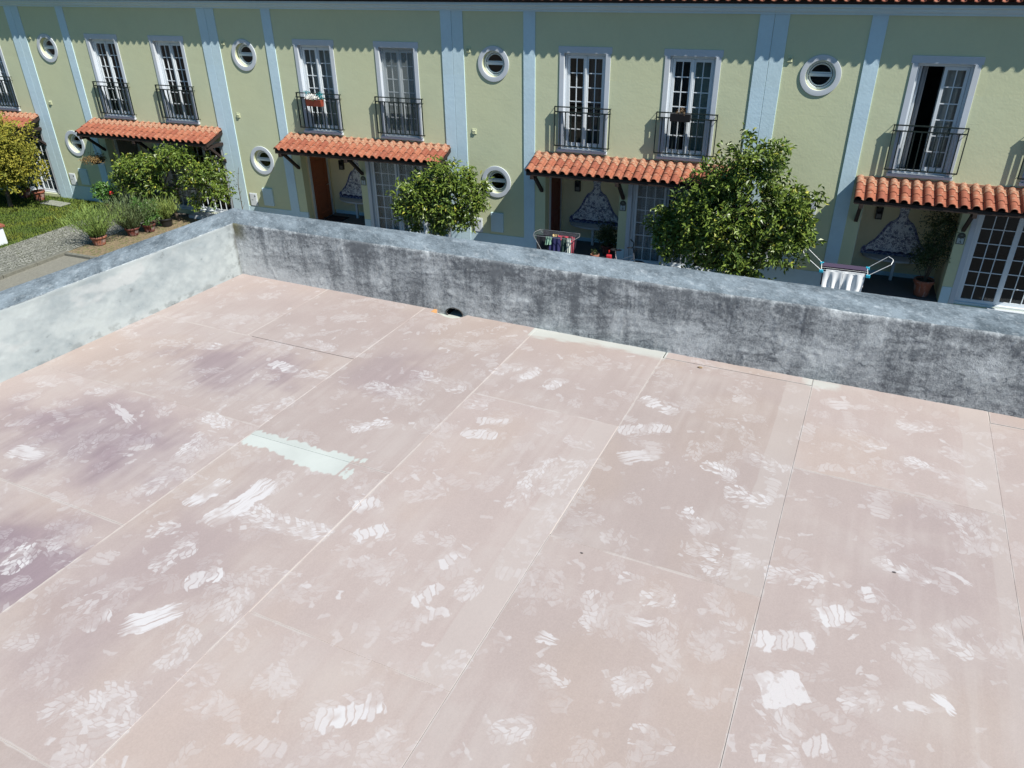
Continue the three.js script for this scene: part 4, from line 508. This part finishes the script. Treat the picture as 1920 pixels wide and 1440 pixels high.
for (const n of [1, 2, 3]) {
  const p = thing('tile_panel', ['', 'bell-shaped blue and white tile panel in the porch of the orange-brown door', 'bell-shaped blue and white tile panel above the dark drying rack', 'bell-shaped blue and white tile panel beside the tall potted plant'][n], 'tile panel', 'blue and white tile panels in the porches', [HX(n) + 3.79, .61, -1.398]); mesh('panel_border', panelBorder, borderM, p); mesh('panel_field', panelField, panelM, p);
  const b = thing('wall_bench', ['', 'half-round stone wall table in the porch of the orange-brown door', 'half-round stone wall table behind the dark drying rack', 'half-round stone wall table in the right-hand porch'][n], 'table', 'half-round tables in the porches', [HX(n) + 3.79, .1, -1.398]);
  mesh('top', new THREE.CylinderGeometry(.66, .64, .05, 40, 1, false, -Math.PI / 2, Math.PI).scale(1.12, 1, .62).translate(0, .50, .004), M.stone, b); mesh('leg', rbox(-.02, .05, 0, .475, .26, .33, .008), M.stone, b);
  const l = thing('wall_lamp', ['', 'narrow dark wall lamp beside the orange-brown door', 'narrow dark wall lamp above the dark drying rack', 'narrow dark wall lamp at the left of the right-hand porch'][n], 'lamp', 'porch wall lamps', [HX(n) + 3.25, 1.50, -1.4]); mesh('housing', [rbox(-.075, .075, 0, .28, 0, .02, .004), box(-.075, -.055, 0, .28, .02, .08), box(.055, .075, 0, .28, .02, .08), box(-.075, .075, .26, .28, .02, .08), box(-.075, .075, 0, .02, .02, .08), box(-.055, .055, .125, .15, .02, .08)], M.black, l); mesh('lamp_glass', box(-.054, .054, .021, .124, .02, .06), mat(.16, .16, .15, .3), l);
  const q = thing('house_plaque', `small arched tile plaque lettered ${'.CBA'[n]} on the porch pier`, 'sign', 'lettered house plaques', [HX(n) + 4.87, 1.49, .002]); mesh('plate', (() => { const g = flat(new THREE.ExtrudeGeometry(plaqueShape, { depth: .012, bevelEnabled: false, curveSegments: 16 })), pp = g.attributes.position; for (let i = 0; i < pp.count; i++) g.attributes.uv.setXY(i, pp.getX(i) / .16 + .5, pp.getY(i) / .26); return g; })(), new THREE.MeshStandardMaterial({ map: plaqueTex('.CBA'[n]), roughness: .35 }), q);
}
one('doormat', rbox(-.32, .32, 0, .015, -.22, .22, .006), mat(.03, .012, .014, 1), 'dark doormat in front of the orange-brown door', 'doormat', null, [HX(1) + 3.2, .101, -.85]);
one('door_step', metres(rbox(0, .78, 0, .11, 0, .42, .015)), M.stone, 'pale stone step under the patio window beside the sprawling citrus tree', 'step', null, [6.08, 0, .03]);
one('door_step', metres(rbox(0, 1.1, 0, .11, 0, .34, .015)), M.stone, 'pale stone step under the patio window at the right edge', 'step', null, [HX(3) + 5.75, .02, .03]);
{ // gate pillar at the left edge
  const t = thing('garden_pillar', 'low white pillar with a brown tiled cap at the left edge of the lawn', 'pillar', null, [2.62, 0, 4.45]); mesh('shaft', metres(rbox(-.2, .2, 0, .5, -.2, .2, .01)), M.white, t); mesh('cap', [rbox(-.25, .25, .5, .56, -.25, .25, .01), new THREE.ConeGeometry(.35, .2, 4).rotateY(Math.PI / 4).translate(0, .66, 0)], M.tile[2], t); mesh('lantern', [rbox(-.06, .06, .72, .92, -.06, .06, .01), new THREE.ConeGeometry(.1, .08, 4).rotateY(Math.PI / 4).translate(0, .96, 0)], M.white, t);
}
// drying racks
function garment(w, h, seed, amp = .025) { const g = new THREE.PlaneGeometry(w, h, 26, 16).translate(0, -h / 2, 0), p = g.attributes.position; for (let i = 0; i < p.count; i++) { const x = p.getX(i), y = -p.getY(i) / h; p.setZ(i, amp * (.15 + y) * (Math.sin(x / w * 15 + seed) + 1.3 * (vn(x * 14 + seed, y * 2) - .5) * 2) + .02 * y); p.setX(i, x * (1 - .08 * y * vn(seed, y * 2)) + .02 * y * Math.sin(seed)); p.setY(i, p.getY(i) - .03 * y * vn(x * 7, seed)); } g.computeVertexNormals(); return g; }
{
  const t = thing('drying_rack', 'white drying rack with turquoise corners and white laundry', 'drying rack', 'drying racks', [25.4, 0, .98]), f = .26, Y = .95, X = .48;
  const line = (a, b) => rod(a, b, .0065); mesh('frame', [line(V(-X, Y, f), V(X, Y, f)), line(V(-X, Y, -f), V(X, Y, -f)), line(V(-X, Y, -f), V(-X, Y, f)), line(V(X, Y, -f), V(X, Y, f)), ...[-.13, 0, .13].map((z) => rod(V(-X, Y, z), V(X, Y, z), .003))], M.cloth, t);
  for (const s of [-1, 1]) { mesh('wing', [line(V(s * X, Y + .02, f), V(s * (X + .4), Y + .31, f * .9)), line(V(s * X, Y + .02, -f), V(s * (X + .36), Y + .33, -f * .9)), pipe([V(s * (X + .4), Y + .31, f * .9), V(s * (X + .44), Y + .34, 0), V(s * (X + .36), Y + .33, -f * .9)], .008)], M.cloth, t); for (const z of [-f, f]) mesh('corner_joint', rbox(s * X - .045, s * X + .045, Y - .03, Y + .035, z - .03, z + .03, .012), M.plastic, t); mesh('leg', [line(V(s * (X - .08), Y, -f), V(-s * .42, .02, f + .05)), line(V(s * (X - .08), Y, f), V(-s * .42, .02, -f - .05))], M.metal, t); }
  const L = (name, x, z, w, h, m, seed, label, amp) => { const o = one('laundry', garment(w, h, seed, amp).translate(0, 0, 0), m, label, 'laundry', 'laundry on the white rack', [25.4 + x, Y + .012, .98 + z]); return o; };
  one('laundry', new THREE.PlaneGeometry(.9, .22, 20, 6).rotateX(-Math.PI / 2 + .06).translate(0, .02, 0), mat(.05, .035, .075, .95, { side: THREE.DoubleSide }), 'dark purple towel laid flat over the back lines of the white drying rack', 'laundry', 'laundry on the white rack', [25.4, Y + .004, .83]);
  L('', -.23, f + .012, .40, .52, M.cloth, 1, 'left white cloth hung on the front of the white drying rack', .03); L('', .21, f + .014, .44, .58, M.cloth, 5, 'right white trousers hung on the front of the white drying rack', .04);
  L('', .0, -f - .012, .92, .5, mat(.05, .035, .075, .95, { side: THREE.DoubleSide }), 9, 'dark purple towel on the back rail of the white drying rack', .012); L('', .02, .13, .8, .3, M.cloth, 14, 'white cloth on the inner line of the white drying rack', .02);
  const t2 = thing('drying_rack', 'grey metal drying rack with dark and coloured clothes in front of a porch', 'drying rack', 'drying racks', [18.62, 0, .95]), X2 = .53; mesh('frame', [line(V(-X2, 1, f), V(X2, 1, f)), line(V(-X2, 1, -f), V(X2, 1, -f)), pipe([V(-X2, 1, f), V(-X2 - .06, 1.0, 0), V(-X2, 1, -f)], .008), pipe([V(X2, 1, f), V(X2 + .06, 1.0, 0), V(X2, 1, -f)], .008), ...[-.17, -.09, 0, .09, .17].map((z) => rod(V(-X2, 1, z), V(X2, 1, z), .003))], M.metal, t2);
  for (const s of [-1, 1]) mesh('leg', [line(V(s * X2, 1, f), V(-s * .1, .02, f + .05)), line(V(s * X2, 1, -f), V(-s * .1, .02, -f - .05))], M.metal, t2);
  const C = (x, z, w, h, c, seed, label, amp = .02) => one('laundry', garment(w, h, seed, amp), mat(...c, .95, { side: THREE.DoubleSide }), label, 'laundry', 'laundry on the grey rack', [18.62 + x, 1.01, .95 + z]);
  C(-.3, .18, .36, .6, [.012, .014, .02], 21, 'black garment at the left of the grey drying rack'); C(.02, .19, .3, .42, [.02, .022, .09], 22, 'navy garment in the middle of the grey drying rack'); C(-.12, .235, .16, .2, [.2, .34, .26], 23, 'pale green cloth on the front of the grey drying rack'); C(.3, .18, .22, .55, [.03, .06, .05], 24, 'dark green garment at the right of the grey drying rack'); C(.47, .1, .1, .55, [.5, .12, .16], 25, 'pink and red cloth at the right end of the grey drying rack'); C(.4, .22, .1, .5, [.5, .55, .5], 29, 'narrow pale cloth beside the pink one on the grey rack');
  C(.25, .06, .4, .1, [.5, .06, .09], 26, 'red cloth laid over the inner lines of the grey rack', .03); C(-.02, .02, .16, .08, [.55, .42, .2], 27, 'cream cloth on the inner line of the grey rack', .03); C(0, -f, .9, .4, [.02, .018, .03], 28, 'dark garment on the back rail of the grey drying rack');
}
{ // small bicycle behind the parapet
  const t = thing('bicycle', 'small bicycle with a black saddle beside the lace-curtained patio window', 'bicycle', null, [20.3, .02, 1.0], .12), R = .26, silver = mat(.5, .5, .52, .3, { metalness: .6 });
  for (const [x, n] of [[-.42, 'rear'], [.46, 'front']]) { const w = sub('wheel', t); mesh('tyre', new THREE.TorusGeometry(R, .022, 8, 36).translate(x, R + .02, 0), M.black, w); mesh('rim', new THREE.TorusGeometry(R - .03, .01, 6, 36).translate(x, R + .02, 0), silver, w); const sp = []; for (let i = 0; i < 14; i++) { const a = i * .4488; sp.push(rod(V(x, R + .02, i % 2 ? .02 : -.02), V(x + (R - .03) * Math.cos(a), R + .02 + (R - .03) * Math.sin(a), 0), .0015, .0015, 4)); } mesh('spokes', sp, silver, w); }
  mesh('frame', [rod(V(-.42, .28, 0), V(-.02, .27, 0), .012), rod(V(-.42, .28, 0), V(-.1, .58, 0), .01), rod(V(-.02, .27, 0), V(-.11, .62, 0), .015), rod(V(-.02, .27, 0), V(.33, .62, 0), .018), rod(V(-.08, .5, 0), V(.32, .68, 0), .016), rod(V(.32, .74, 0), V(.35, .56, 0), .02)], silver, t);
  mesh('fork', [rod(V(.35, .58, .03), V(.46, .28, .035), .011), rod(V(.35, .58, -.03), V(.46, .28, -.035), .011)], silver, t); mesh('seat_post', rod(V(-.11, .6, 0), V(-.125, .77, 0), .012), silver, t);
  mesh('saddle', [new THREE.SphereGeometry(.085, 14, 8).scale(1.0, .35, .85).translate(-.17, .785, 0), new THREE.SphereGeometry(.05, 12, 8).scale(1.9, .5, .6).translate(-.06, .785, 0)], M.black, t);
  mesh('handlebar', [rod(V(.32, .74, 0), V(.3, .9, 0), .012), pipe([V(.24, .96, .26), V(.29, .93, .18), V(.3, .9, 0), V(.29, .93, -.18), V(.24, .96, -.26)], .012, 24, 8)], M.black, t); mesh('grip', rod(V(.25, .955, .24), V(.2, .97, .32), .017), M.black, t); mesh('grip', rod(V(.25, .955, -.24), V(.2, .97, -.32), .017), M.black, t);
  mesh('rear_light', rbox(-.29, -.26, .70, .76, -.03, .03, .006), mat(.5, .02, .02, .4), t); mesh('mudguard', new THREE.TorusGeometry(R + .035, .014, 6, 24, 2.2).rotateZ(.5).translate(-.42, R + .02, 0), mat(.02, .02, .025, .4), t); mesh('bag', rbox(-.34, -.2, .42, .68, .03, .14, .03), mat(.36, .01, .02, .8), t);
  mesh('crank', [new THREE.CylinderGeometry(.06, .06, .008, 20).rotateX(Math.PI / 2).translate(-.02, .27, .04), rod(V(-.02, .27, .05), V(.07, .17, .05), .008), rod(V(-.02, .27, -.05), V(-.11, .37, -.05), .008)], M.black, t);
}
// ---------------------------------------------------------------- draw
const renderer = new THREE.WebGLRenderer({ antialias: true });
renderer.toneMapping = THREE.LinearToneMapping; renderer.toneMappingExposure = EXPOSURE;
renderer.shadowMap.enabled = true; renderer.shadowMap.type = THREE.PCFSoftShadowMap;
renderer.setSize(1024, 768);
renderer.render(scene, camera);
